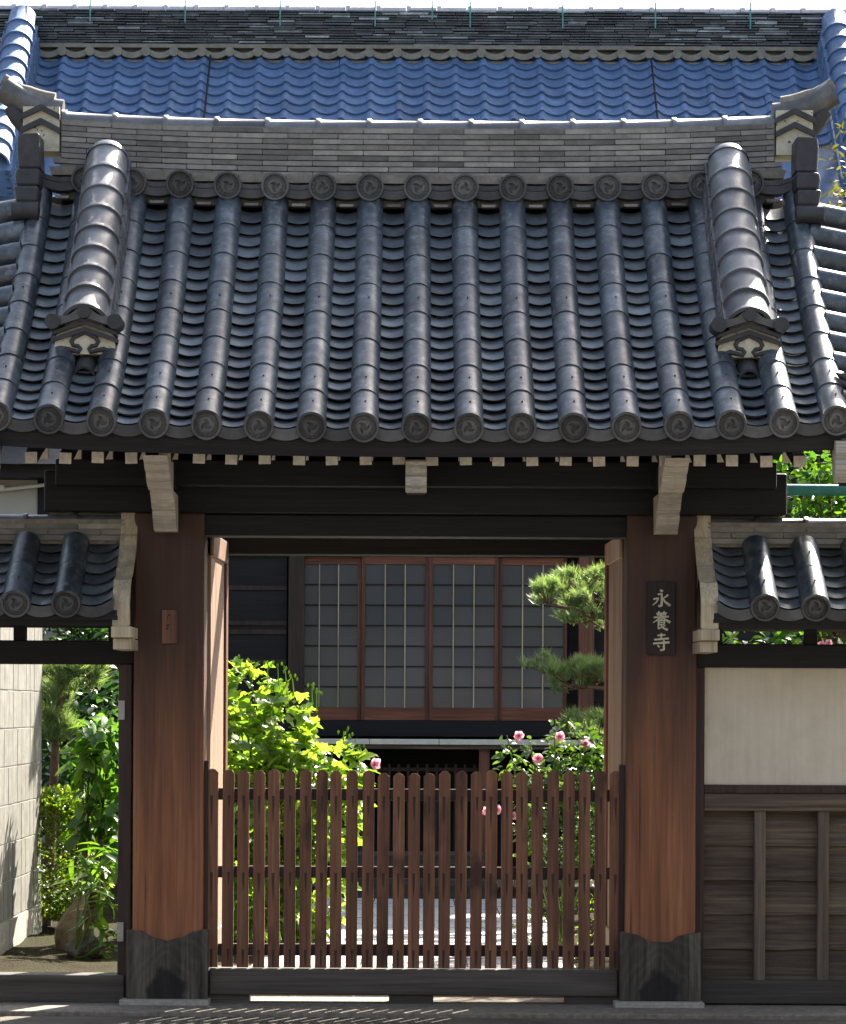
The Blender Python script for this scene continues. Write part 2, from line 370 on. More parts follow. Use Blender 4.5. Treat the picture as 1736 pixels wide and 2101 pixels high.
def glass_mat():
    m, n, b = newmat('frosted_window_glass')
    oi = n.nodes.new('ShaderNodeObjectInfo')
    r = ramp(n, oi.outputs['Random'], [(0, (0.074, 0.078, 0.08)), (1, (0.094, 0.098, 0.10))])
    n.links.new(r.outputs['Color'], b.inputs['Base Color']); b.inputs['Roughness'].default_value = 0.16; b.inputs['Specular IOR Level'].default_value = 0.6
    return m
M['glass'] = glass_mat()
L = {}
L['hib'] = leaf_mat('hibiscus_leaf', (0.075, 0.14, 0.02), (0.17, 0.25, 0.045), 0.6, (2.2, 2.2, 0.8), 0.3, 0.7)
L['rose'] = leaf_mat('bush_leaf', (0.025, 0.065, 0.018), (0.075, 0.13, 0.03), 0.35, (2.2, 2.2, 0.5), 0.28, 0.6)
L['broad'] = leaf_mat('broad_leaf', (0.03, 0.09, 0.018), (0.08, 0.17, 0.025), 0.4, (2.2, 2.2, 0.5), 0.25, 0.6)
L['hedge'] = leaf_mat('hedge_leaf', (0.05, 0.105, 0.012), (0.14, 0.20, 0.025), 0.5, (2.2, 2.1, 0.5), 0.35, 0.5)
L['dark'] = leaf_mat('dark_tree_leaf', (0.015, 0.045, 0.018), (0.04, 0.085, 0.03), 0.3, (2.0, 2.2, 0.7), 0.3, 0.6)
L['pine'] = leaf_mat('pine_needle', (0.10, 0.155, 0.085), (0.19, 0.26, 0.14), 0.4, (2.0, 2.0, 0.8), 0.4, 0.5)
L['moss'] = leaf_mat('mossy_conifer_leaf', (0.055, 0.065, 0.018), (0.12, 0.12, 0.035), 0.3, (1.8, 1.7, 0.7), 0.6, 0.3)
L['petal'] = leaf_mat('pink_petal', (0.72, 0.42, 0.50), (0.80, 0.56, 0.62), 0.4, (1.3, 0.9, 1.0), 0.5, 0.3)
L['lily'] = leaf_mat('long_blade_leaf', (0.04, 0.11, 0.015), (0.09, 0.18, 0.025), 0.4, (2.3, 2.2, 0.5), 0.3, 0.6)

# ------------------------------------------------------------------ ground
def ground_mats():
    m, n, b = newmat('street_asphalt')
    t = n.nodes.new('ShaderNodeTexCoord')
    n1 = nd(n, 'ShaderNodeTexNoise', Scale=3.0, Detail=8.0, Roughness=0.7); n.links.new(t.outputs['Object'], n1.inputs['Vector'])
    n2 = nd(n, 'ShaderNodeTexNoise', Scale=120.0, Detail=3.0); n.links.new(t.outputs['Object'], n2.inputs['Vector'])
    vo = nd(n, 'ShaderNodeTexVoronoi', Scale=1.7); vo.feature = 'DISTANCE_TO_EDGE'; n.links.new(t.outputs['Object'], vo.inputs['Vector'])
    c = ramp(n, n1.outputs['Fac'], [(0.3, (0.07, 0.06, 0.046)), (0.7, (0.145, 0.125, 0.096))]).outputs['Color']
    c = mixrgb(n, 0.5, c, ramp(n, n2.outputs['Fac'], [(0.3, (0.4,) * 3), (0.7, (1.3,) * 3)]).outputs['Color'], 'MULTIPLY')
    k = ramp(n, vo.outputs['Distance'], [(0.0, (1, 1, 1)), (0.014, (0, 0, 0))]).outputs['Color']
    c = mixrgb(n, mathn(n, 'MULTIPLY', k, 0.7), c, (0.03, 0.028, 0.025))
    n.links.new(c, b.inputs['Base Color']); b.inputs['Roughness'].default_value = 0.85; b.inputs['Specular IOR Level'].default_value = 0.25
    bump(n, b, n2.outputs['Fac'], 0.6, 0.01)
    M['street'] = m
    m, n, b = newmat('mossy_garden_soil')
    t = n.nodes.new('ShaderNodeTexCoord')
    n1 = nd(n, 'ShaderNodeTexNoise', Scale=2.2, Detail=8.0, Roughness=0.7); n.links.new(t.outputs['Object'], n1.inputs['Vector'])
    n2 = nd(n, 'ShaderNodeTexNoise', Scale=60.0, Detail=4.0); n.links.new(t.outputs['Object'], n2.inputs['Vector'])
    c = ramp(n, n1.outputs['Fac'], [(0.3, (0.020, 0.017, 0.011)), (0.5, (0.036, 0.030, 0.017)), (0.68, (0.032, 0.038, 0.010))]).outputs['Color']
    c = mixrgb(n, 0.7, c, ramp(n, n2.outputs['Fac'], [(0.3, (0.5,) * 3), (0.7, (1.4,) * 3)]).outputs['Color'], 'MULTIPLY')
    n.links.new(c, b.inputs['Base Color']); b.inputs['Roughness'].default_value = 1.0; b.inputs['Specular IOR Level'].default_value = 0.05
    bump(n, b, n2.outputs['Fac'], 0.9, 0.02)
    M['soil'] = m
ground_mats()
g = MB().add([(-600, -600, -0.06), (600, -600, -0.06), (600, 600, -0.06), (-600, 600, -0.06)], [(0, 1, 2, 3)])
g.build('ground', M['soil'], kind='structure', label='open ground around the temple')
MB().add([(-60, -30, -0.03), (60, -30, -0.03), (60, -0.42, -0.03), (-60, -0.42, -0.03)], [(0, 1, 2, 3)]).build('street', M['street'], kind='structure', label='grey street pavement in front of the gate')
bx(-6, 6, -0.42, 0.42, -0.055, -0.004).build('pavement', M['stone'], bevel=0.008, kind='structure', label='narrow stone strip under the gate threshold')
# garden earth with mounds
gm = MB(); nx, ny = 70, 60; gv = []; gf = []
for j in range(ny):
    for i in range(nx):
        x = -7 + 14 * i / (nx - 1); y = 0.43 + 9 * j / (ny - 1)
        h = mnoise.noise((x * 1.3, y * 1.3, 0.3)) * 0.05 + mnoise.noise((x * 5, y * 5, 2)) * 0.012
        side = min(1, max(0, (abs(x) - 1.0) / 0.7)) * min(1, (y - 0.43) / 0.6)
        gv.append((x, y, -0.012 + side * (0.07 + h)))
for j in range(ny - 1):
    for i in range(nx - 1):
        a = j * nx + i; gf.append((a, a + 1, a + nx + 1, a + nx))
gm.add(gv, gf, True); gm.build('garden_ground', M['soil'], kind='structure', label='mossy garden earth behind the gate')
path = bx(-0.98, 0.98, 0.42, 8.6, -0.05, -0.006).build('path', M['plinth'], kind='structure', label='stone paved path leading from the gate to the hall')
pm = MB().box(-0.155, 0.155, -0.155, 0.155, -0.012, 0.012).mesh('paver', M['paver'])
for j in range(25):
    for i in range(6):
        Mx = Matrix.Translation((-0.80 + 0.32 * i, 0.60 + 0.325 * j, 0.004 + rnd.uniform(-.003, .003))) @ Matrix.Rotation(rnd.uniform(-.012, .012), 4, 'Z')
        inst('paver', pm, Mx, path)

# ------------------------------------------------------------------ tile meshes
PITCH = 0.2588
def arc_shell(r0, r1, L_, a0=-8, a1=188, seg=14, thick=0.014, nail=False, collar=0, full_back=False):
    """half round tile: low end at y=0 (radius r0), high end y=L_ (radius r1)"""
    m = MB(); v = []; f = []
    rings = [(0, r0), (L_, r1)] if not collar else [(0, r0 + collar), (0.022, r0 + collar), (0.030, r0), (L_, r1)]
    ang = [R(a0 + (a1 - a0) * k / seg) for k in range(seg + 1)]
    for y, r in rings:
        v += [(r * math.cos(a), y, r * math.sin(a)) for a in ang]
    for i in range(len(rings) - 1):
        for k in range(seg):
            f.append((i*(seg+1)+k, i*(seg+1)+k+1, (i+1)*(seg+1)+k+1, (i+1)*(seg+1)+k))
    m.add(v, f, True)
    ri = rings[0][1]; ro = ri - thick
    v2 = [(ri * math.cos(a), 0, ri * math.sin(a)) for a in ang] + [(ro * math.cos(a), 0.0, ro * math.sin(a)) for a in ang] + [(ro * math.cos(a), 0.04, ro * math.sin(a)) for a in ang]
    f2 = []
    for k in range(seg):
        f2.append((k, k + 1, seg + 1 + k + 1, seg + 1 + k)); f2.append((seg+1+k, seg+2+k, 2*(seg+1)+k+1, 2*(seg+1)+k))
    m.add(v2, f2, False)
    if nail:
        m.tube([(0.006, L_ * 0.45, r0 - 0.006), (0.006, L_ * 0.45, r0 + 0.006)], 0.005, 5, False)
    return m

def comma(cx, cy, rot, s):
    """one comma of the swirl as a flat outline"""
    pts = []
    for k in range(11):
        t = k / 10
        a = rot + t * 2.6
        r = 0.35 + 0.26 * t
        w = 0.135 * (1 - t) ** 0.95 + 0.022
        pts.append((a, r, w))
    outer = [((r + w) * math.cos(a), (r + w) * math.sin(a)) for a, r, w in pts]
    inner = [((r - w) * math.cos(a), (r - w) * math.sin(a)) for a, r, w in reversed(pts)]
    a0, r0, w0 = pts[0]
    head = []
    for k in range(1, 6):
        w_ = math.pi * k / 6
        ca, sa = math.cos(a0), math.sin(a0)
        rr = r0 - w0 * math.cos(w_); tt = -w0 * math.sin(w_)
        head.append((rr * ca - tt * sa, rr * sa + tt * ca))
    poly = outer + inner + head
    return [(cx + p[0] * s, cy + p[1] * s) for p in poly]

def disc_mesh(r, mat, name='end_disc', depth=0.10):
    """round tile end: rim, recessed field with beads and a swirl; faces -Y, centre at origin"""
    m = MB(); seg = 28
    prof = [(0.0, 0.016), (r * 0.80, 0.016), (r * 0.84, 0.0), (r * 0.97, -0.001), (r, 0.004), (r, depth)]
    v = [(0, prof[0][1], 0)]; f = []
    for rr, y in prof[1:]:
        v += [(rr * math.cos(2*math.pi*k/seg), y, rr * math.sin(2*math.pi*k/seg)) for k in range(seg)]
    for k in range(seg): f.append((0, 1 + k, 1 + (k+1) % seg))
    for i in range(len(prof) - 2):
        for k in range(seg): f.append((1+i*seg+k, 1+(i+1)*seg+k, 1+(i+1)*seg+(k+1) % seg, 1+i*seg+(k+1) % seg))
    m.add(v, f)
    for q in range(3):
        m.prism(comma(0, 0, q * 2.094 + 0.5, r * 0.9), 0.001, 0.016, 'Y')
    for q in range(16):
        a = 2 * math.pi * q / 16; bx_, bz_ = 0.71 * r * math.cos(a), 0.71 * r * math.sin(a)
        m.tube([(bx_, 0.017, bz_), (bx_, 0.008, bz_)], [0.005, 0.0035], 5, False)
    return m.mesh(name, mat)

def pan_mesh(L_, mat, thick=0.030, hw=0.108, c=4.2, z0=-0.049, raise_=0.025, name='pan_tile'):
    m = MB(); seg = 8; v = []; f = []
    xs = lin(-hw, hw, seg + 1)
    for y, dz in ((0, raise_), (L_, -0.004)):
        v += [(x, y, z0 + c * x * x + dz) for x in xs]
    v += [(x, 0.034, z0 + c * x * x + raise_ - thick) for x in xs]
    v += [(x, L_, z0 + c * x * x - 0.004 - thick * .6) for x in xs]
    n = seg + 1
    for k in range(seg):
        f.append((k, k+1, n+k+1, n+k))
    m.add(v, f, True)
    m.add(v, [(2*n+k, 2*n+k+1, k+1, k) for k in range(seg)] + [(2*n+k+1, 2*n+k, 3*n+k, 3*n+k+1) for k in range(seg)] + [(0, n, 3*n, 2*n), (2*n-1, n-1, 3*n-1, 4*n-1)], False)
    return m.mesh(name, mat)

# ================================================================== TEMPLE GATE
gate = empty('temple_gate', (0, 0.3, 0), 'wooden temple gate with curved grey tiled roof and red-brown pillars, facing the street', 'gate')

EY, EZ, RUN = -0.95, 2.955, 1.71
def axis_pt(u): return Vector((0, EY + u, EZ + 0.60 * u + 0.1375 * u * u))
def axis_slope(u): return math.atan(0.60 + 0.275 * u)
def lift(x): return 0.042 * abs(x / 2.0) ** 2.4
_tab = [(0.0, 0.0)]
for i in range(1, 401):
    u = RUN * i / 400; _tab.append((_tab[-1][0] + (axis_pt(u) - axis_pt(RUN * (i - 1) / 400)).length, u))
SLEN = _tab[-1][0]
def u_at(s):
    if s <= 0: return s * math.cos(axis_slope(0))
    for i in range(1, len(_tab)):
        if _tab[i][0] >= s:
            a, b = _tab[i-1], _tab[i]; t = (s - a[0]) / (b[0] - a[0]); return a[1] + (b[1] - a[1]) * t
    return RUN
def roof_frame(x, s, off=0.0):
    u = u_at(s); a = axis_slope(u); p = axis_pt(u)
    t = Vector((0, math.cos(a), math.sin(a))); n_ = Vector((0, -math.sin(a), math.cos(a)))
    pos = Vector((x, p.y, p.z + lift(x))) + n_ * off
    return basis((1, 0, 0), t, n_, pos)

# roof deck (dark boards under the tiles), front and back slope
us = lin(-0.03, RUN, 14)
prof_top = []
for u in us:
    a = axis_slope(max(u, 0)); p = axis_pt(u); prof_top.append((p.y + 0.085 * math.sin(a), p.z - 0.085 * math.cos(a)))
back = [(0.95, 4.35), (1.35, 3.88), (1.75, 3.55)]
prof_bot = [(1.73, 3.47), (1.30, 3.77), (0.8, 4.2)] + [(y + 0.02, z - 0.07) for y, z in reversed(prof_top)]
roof = MB().sweepx(prof_top + back + prof_bot, lin(-2.16, 2.16, 25), lift).build('roof', M['darkwood'], gate)

round_me = arc_shell(0.0726, 0.0714, 0.285).mesh('round_tile', M['tile'])
round_nail = arc_shell(0.0726, 0.0714, 0.285, nail=True).mesh('round_tile', M['tile'])
eave_me = arc_shell(0.0735, 0.0714, 0.285, nail=True).mesh('round_tile', M['tile'])
disc_me = disc_mesh(0.0755, M['disc'])
TL = 0.268
COLS = [k * PITCH for k in range(-8, 9)]
for k, x in enumerate(COLS):
    nrow = int((SLEN - 0.08) / TL)
    for j in range(nrow):
        jx = rnd.uniform(-.0008, .0008)
        me = eave_me if j == 0 else (round_nail if j in (1, 4) else round_me)
        o = inst('round_tile', me, roof_frame(x + jx + 0.0035 * mnoise.noise((k * 3.3, j * 0.35, 0)), -0.024 + j * TL, rnd.uniform(-.0004, .0004)), roof)
    fr = roof_frame(x, 0.0)
    # the end disc stands nearly upright at the eave
    inst('eave_disc', disc_me, Matrix.Translation(fr.translation + Vector((0, -0.034, -0.022))) @ Matrix.Rotation(R(10), 4, 'X') @ Matrix.Rotation(rnd.uniform(-.5, .5), 4, 'Y'), roof)

PL = 0.105
pan_me = pan_mesh(0.135, M['pan'])
NPAN = int((SLEN - 0.06) / PL)
GAPS = [(k + 0.5) * PITCH for k in range(-8, 8)]
top_rows = MB()
n_ind = 0
for x in GAPS:
    for j in range(NPAN):
        Mx = roof_frame(x + rnd.uniform(-.002, .002), -0.01 + j * PL, rnd.uniform(-.0015, .0015)) @ Matrix.Rotation(rnd.uniform(-.012, .012), 4, 'X')
        under_ridge = abs(abs(x) - 1.682) < 0.05 and j > 5
        if j < 18 and not under_ridge:
            inst('pan_tile', pan_me, Mx, roof); n_ind += 1
        else:
            top_rows.add([tuple(v.co) for v in pan_me.vertices], [tuple(p.vertices) for p in pan_me.polygons], True, Mx)
top_rows.build('upper_pan_tiles', M['pan'], roof, kind='stuff')

# eave pendant faces between the discs
ep = MB(); seg = 8; xs = lin(-0.112, 0.112, seg + 1)
v = [(x, 0, -0.030 + 3.6 * x * x) for x in xs] + [(x, 0.004, -0.085 + 3.2 * x * x) for x in xs] + [(x, 0.03, -0.085 + 3.2 * x * x) for x in xs] + [(x, 0.03, -0.030 + 3.6 * x * x) for x in xs]
n_ = seg + 1
f = []
for k in range(seg):
    for r_ in range(4):
        a, b = r_ * n_, ((r_ + 1) % 4) * n_
        f.append((a + k, a + k + 1, b + k + 1, b + k))
ep.add(v, f); ep_me = ep.mesh('eave_pan', M['disc'])
for x in GAPS:
    fr = roof_frame(x, 0.0); inst('eave_pan', ep_me, Matrix.Translation(fr.translation + Vector((0, -0.012, -0.004))), roof)

# ------------------------------------------------------------------ main ridge
RY0, RY1 = 0.70, 0.92
def rlift(x): return 0.040 * abs(x / 1.95) ** 3.0
ridge = MB().sweepx([(RY0 + 0.02, 4.30), (RY0 + 0.02, 4.735), (RY1 - 0.02, 4.735), (RY1 - 0.02, 4.30)], lin(-1.96, 1.96, 17), rlift).build('ridge', M['mortar'], gate)
CH, CZ0, NC = 0.0305, 4.459, 9
noshi = {}
def noshi_me(w, h=CH - 0.006, d=0.05, mat='flat'):
    key = (round(w, 3), round(h, 4), mat)
    if key not in noshi:
        m = MB(); c = 0.003
        m.prism([(-w/2, c), (-w/2 + c, 0), (w/2 - c, 0), (w/2, c), (w/2, h - c), (w/2 - c, h), (-w/2 + c, h), (-w/2, h - c)], 0, d, 'Y')
        noshi[key] = m.mesh('flat_tile', M[mat])
    return noshi[key]
for c in range(NC):
    tw = 0.276; z = CZ0 + c * CH
    yf = RY0 - 0.012 + 0.0025 * c
    x = -1.955 + (0 if c % 2 == 0 else -tw / 2) ; lim = 1.955 if c > 1 else 2.0
    while x < lim - 0.02:
        x0, x1 = max(x, -lim), min(x + tw, lim)
        xm = (x0 + x1) / 2
        sl = (rlift(xm + .05) - rlift(xm - .05)) / 0.1
        Mx = Matrix.Translation((xm, yf + rnd.uniform(-.002, .002), z + rlift(xm) + rnd.uniform(-.001, .001))) @ Matrix.Rotation(-math.atan(sl), 4, 'Y')
        inst('flat_tile', noshi_me(x1 - x0 - 0.004), Mx, ridge)
        x += tw
# cap tiles along the ridge
capw = arc_shell(0.062, 0.060, 0.285, 0, 180, 12, collar=0.010).mesh('cap_tile', M['cap'])
x = -1.96
for i in range(14):
    xm = -1.96 + i * 0.28
    sl = (rlift(xm + .19) - rlift(xm + .09)) / 0.1
    d = Vector((1, 0, sl)).normalized(); up = Vector((-sl, 0, 1)).normalized(); side = d.cross(up)
    inst('cap_tile', capw, basis(side, d, up, (xm, 0.80, 4.727 + rlift(xm) + 0.002)), ridge)
# row of discs under the ridge with arcs and mortar between
rdisc_me = disc_mesh(0.0765, M['disc'], 'ridge_disc', 0.20)
RDZ = 4.392
for k, x in enumerate(COLS[1:-1]):
    inst('ridge_disc', rdisc_me, Matrix.Translation((x, 0.585, RDZ - 0.004 + rlift(x))) @ Matrix.Rotation(R(6), 4, 'X') @ Matrix.Rotation(rnd.uniform(-.6, .6), 4, 'Y'), ridge)
ra = MB(); xs = lin(-0.118, 0.118, 9); n_ = 9
for (za, zb, y0) in ((0.0, -0.045, 0.0), (0.032, 0.006, 0.02)):
    v = [(x, y0, za + 2.2 * x * x) for x in xs] + [(x, y0, zb + 2.2 * x * x) for x in xs] + [(x, y0 + 0.12, zb + 2.2 * x * x) for x in xs] + [(x, y0 + 0.12, za + 2.2 * x * x) for x in xs]
    ra.add(v, [((r_) * n_ + k, r_ * n_ + k + 1, ((r_ + 1) % 4) * n_ + k + 1, ((r_ + 1) % 4) * n_ + k) for r_ in range(4) for k in range(8)])
ra_me = ra.mesh('ridge_pan', M['disc'])
mort = MB().prism([(-0.062, 0.0), (0.062, 0.0), (0.075, 0.045), (-0.075, 0.045)], 0, 0.08, 'Y').mesh('mortar_block', M['mortar'])
mort2 = MB().prism([(-0.036, 0.0), (0.036, 0.0), (0.04, 0.014), (-0.04, 0.014)], 0, 0.05, 'Y').mesh('mortar_block', M['flat'])
for x in GAPS:
    inst('ridge_pan', ra_me, Matrix.Translation((x, 0.640, RDZ - 0.018 + rlift(x))), ridge)
    inst('mortar_block', mort, Matrix.Translation((x, 0.668, RDZ + 0.030 + rlift(x))), ridge)
    inst('mortar_block', mort2, Matrix.Translation((x, 0.625, RDZ - 0.105 + rlift(x))), ridge)
# ridge ends: cream chevron block, dark scroll stack, horn
for sx in (-1, 1):
    zb = 4.565 + 0.03
    x0, x1 = 1.965, 2.165
    def P(poly): return [(sx * p[0], p[1]) for p in poly]
    end = MB().prism(P([(x0, zb), (x1, zb), (x1, zb + 0.245), (x0, zb + 0.245)]), 0.70, 0.90, 'Y').build('ridge_end', M['oniplaster'], gate)
    xm = (x0 + x1) / 2
    for q in range(2):
        zc = zb + 0.095 + q * 0.075
        MB().prism(P([(x0 - 0.004, zc), (xm, zc + 0.052), (x1 + 0.012, zc), (x1 + 0.012, zc + 0.030), (xm, zc + 0.084), (x0 - 0.004, zc + 0.030)]), 0.675, 0.91, 'Y').build('chevron_tile', M['oni'], end)
    # horn
    hp = []; hr = []
    for t in lin(0, 1, 8):
        hp.append((sx * (1.955 + 0.33 * t), 0.80, 4.835 + 0.02 * t + 0.10 * t ** 2.2)); hr.append(0.062 + 0.012 * t)
    horn = MB().tube(hp, hr, 14).build('horn_tile', M['hood'], gate)
    hp2 = [(p[0], p[1], p[2] + 0.055) for p in hp[1:]]
    MB().tube(hp2, [0.042] * 4 + [0.032] * 3, 10).build('horn_top', M['mortar'], horn)
    MB().tube([(sx * 2.13, 0.80, 4.72), (sx * 2.20, 0.80, 4.80), (sx * 2.24, 0.80, 4.86)], [0.05, 0.055, 0.05], 8).build('horn_bracket', M['oni'], horn)
    # scroll stack seen from its side
    st = MB()
    st.prism(P([(2.045, 4.465), (2.165, 4.465), (2.172, 4.60), (2.165, 4.655), (2.05, 4.66)]), 0.50, 0.72, 'Y')
    fin = st.build('ridge_end_fin', M['oni'], gate, bevel=0.012)
    MB().prism(P([(2.045, 4.365), (2.168, 4.365), (2.178, 4.42), (2.17, 4.46), (2.045, 4.46)]), 0.46, 0.70, 'Y').build('fin_block', M['oni'], fin, bevel=0.014)
    MB().prism(P([(2.045, 4.27), (2.165, 4.27), (2.18, 4.36), (2.045, 4.36)]), 0.42, 0.70, 'Y').build('fin_block', M['oni'], fin, bevel=0.016)
    MB().tube([(sx * 2.04, 0.43, 4.225), (sx * 2.185, 0.43, 4.225)], 0.05, 12).build('fin_roll', M['oni'], fin)

# ------------------------------------------------------------------ descending ridges with ornaments
capd = arc_shell(0.114, 0.108, 0.205, 0, 180, 16, collar=0.007, thick=0.02).mesh('cap_tile', M['cap'])
def s_of_u(u):
    for s, uu in _tab:
        if uu >= u: return s
    return SLEN
DX = 1.69
for sx in (-1, 1):
    x = sx * DX
    s0, s1 = s_of_u(0.49), SLEN + 0.02
    sb = s0; s0 = s0 + 0.095
    # core wall
    core = MB(); vv = []; 
    ss = lin(s0, s1, 12)
    for s in ss:
        fr = roof_frame(x, s)
        for (lx, lz) in ((-0.115, -0.04), (-0.095, 0.205), (0.095, 0.205), (0.115, -0.04)): vv.append(fr @ Vector((lx, 0, lz)))
    ff = [(i*4+k, i*4+(k+1) % 4, (i+1)*4+(k+1) % 4, (i+1)*4+k) for i in range(11) for k in range(4)] + [(0, 1, 2, 3), (47, 46, 45, 44)]
    core.add(vv, ff)
    dr = core.build('descending_ridge', M['mortar'], gate)
    ed = MB()
    for side in (-1, 1):
        for c in range(6):
            s = s0 + (0.0 if c % 2 else 0.1)
            while s < s1 - 0.05:
                e = min(s + 0.205, s1)
                fa, fb = roof_frame(x, s + 0.004), roof_frame(x, e - 0.004)
                z0, z1 = 0.030 + c * 0.027, 0.052 + c * 0.027
                xa, xb = side * 0.07, side * (0.143 - 0.0035 * c)
                pts = [fa @ Vector((xa, 0, z0)), fa @ Vector((xb, 0, z0)), fb @ Vector((xb, 0, z0)), fb @ Vector((xa, 0, z0)),
                       fa @ Vector((xa, 0, z1)), fa @ Vector((xb, 0, z1)), fb @ Vector((xb, 0, z1)), fb @ Vector((xa, 0, z1))]
                ed.add(pts, [(0,3,2,1),(4,5,6,7),(0,1,5,4),(1,2,6,5),(2,3,7,6),(3,0,4,7)])
                s = e
    ed.build('edge_tiles', M['edge'], dr, kind='stuff')
    n_cap = 8; step = (s1 - 0.05 - s0) / n_cap
    for j in range(n_cap):
        sc = step / 0.19
        inst('cap_tile', capd, roof_frame(x, s0 + j * step, 0.195 - 0.03 * (1 - j / 7) ** 2) @ Matrix.Diagonal((1, sc, 1, 1)) @ Matrix.Rotation(R(2.0), 4, 'X'), dr)
    # rounded top end of the cap run
    fr = roof_frame(x, s1 - 0.05, 0.198)
    dome = MB(); rings = 6; sg = 14; dv = []; df = []
    for i in range(rings + 1):
        w_ = math.pi / 2 * i / rings
        for k in range(sg + 1):
            a = math.pi * k / sg
            dv.append(fr @ Vector((0.117 * math.cos(a) * math.cos(w_), 0.11 * math.sin(w_), 0.117 * math.sin(a) * math.cos(w_))))
    for i in range(rings):
        for k in range(sg): df.append((i*(sg+1)+k, i*(sg+1)+k+1, (i+1)*(sg+1)+k+1, (i+1)*(sg+1)+k))
    dome.add(dv, df, True); dome.build('cap_end', M['cap'], dr)
    # ornament at the lower end
    fr = roof_frame(x, sb); oy, oz = fr.translation.y - 0.02, fr.translation.z + 0.035
    def A(poly): return [(x + p[0], oz + p[1]) for p in poly]
    pan_ = MB().prism(A([(-0.158, 0), (0.158, 0), (0.150, 0.09), (0.06, 0.17), (0, 0.2), (-0.06, 0.17), (-0.150, 0.09)]), oy, oy + 0.10, 'Y').build('ridge_ornament', M['oniplaster'], gate)
    MB().prism(A([(-0.166, 0.058), (0, 0.112), (0.166, 0.058), (0.166, 0.080), (0, 0.138), (-0.166, 0.080)]), oy - 0.022, oy + 0.1, 'Y').build('chevron_tile', M['oni'], pan_)
    MB().prism(A([(-0.160, 0.096), (0, 0.150), (0.160, 0.096), (0.160, 0.114), (0, 0.170), (-0.160, 0.114)]), oy - 0.034, oy + 0.1, 'Y').build('chevron_tile', M['oni'], pan_)
    top = []
    for t in lin(-1, 1, 25):
        z = 0.185 + 0.062 * math.exp(-(t / 0.30) ** 2) + 0.014 * (abs(t) ** 4)
        top.append((t * 0.178, z))
    hood = MB().prism(A([(-0.178, 0.125), (0, 0.182), (0.178, 0.125)] + list(reversed(top))), oy - 0.055, oy + 0.09, 'Y').build('ornament_hood', M['hood'], pan_)
    for dx_, dz_, rr in ((-0.158, 0.158, 0.039), (0.158, 0.158, 0.039), (0.0, 0.208, 0.033)):
        MB().tube([(x + dx_, oy - 0.075, oz + dz_), (x + dx_, oy + 0.08, oz + dz_)], rr, 18).build('hood_disc', M['oni'], pan_)
    half = [(0.140, 0.014), (0.095, 0.026), (0.055, 0.016), (0.030, 0.010), (0.022, 0.026), (0.034, 0.040), (0.058, 0.044), (0.068, 0.062), (0.056, 0.084), (0.028, 0.098), (0.0, 0.108)]
    pts = [(x - a, oy - 0.006, oz + b) for a, b in half] + [(x + a, oy - 0.006, oz + b) for a, b in reversed(half[:-1])]
    rr = [0.008, 0.013, 0.011, 0.011, 0.011, 0.011, 0.011, 0.012, 0.012, 0.011, 0.009]
    MB().tube(pts, rr + list(reversed(rr[:-1])), 8).build('scroll', M['oni'], pan_)
    inst('stub_tile', arc_shell(0.056, 0.054, 0.2, 0, 180).mesh('stub_tile', M['disc']), roof_frame(x, sb - 0.075, -0.040), pan_)

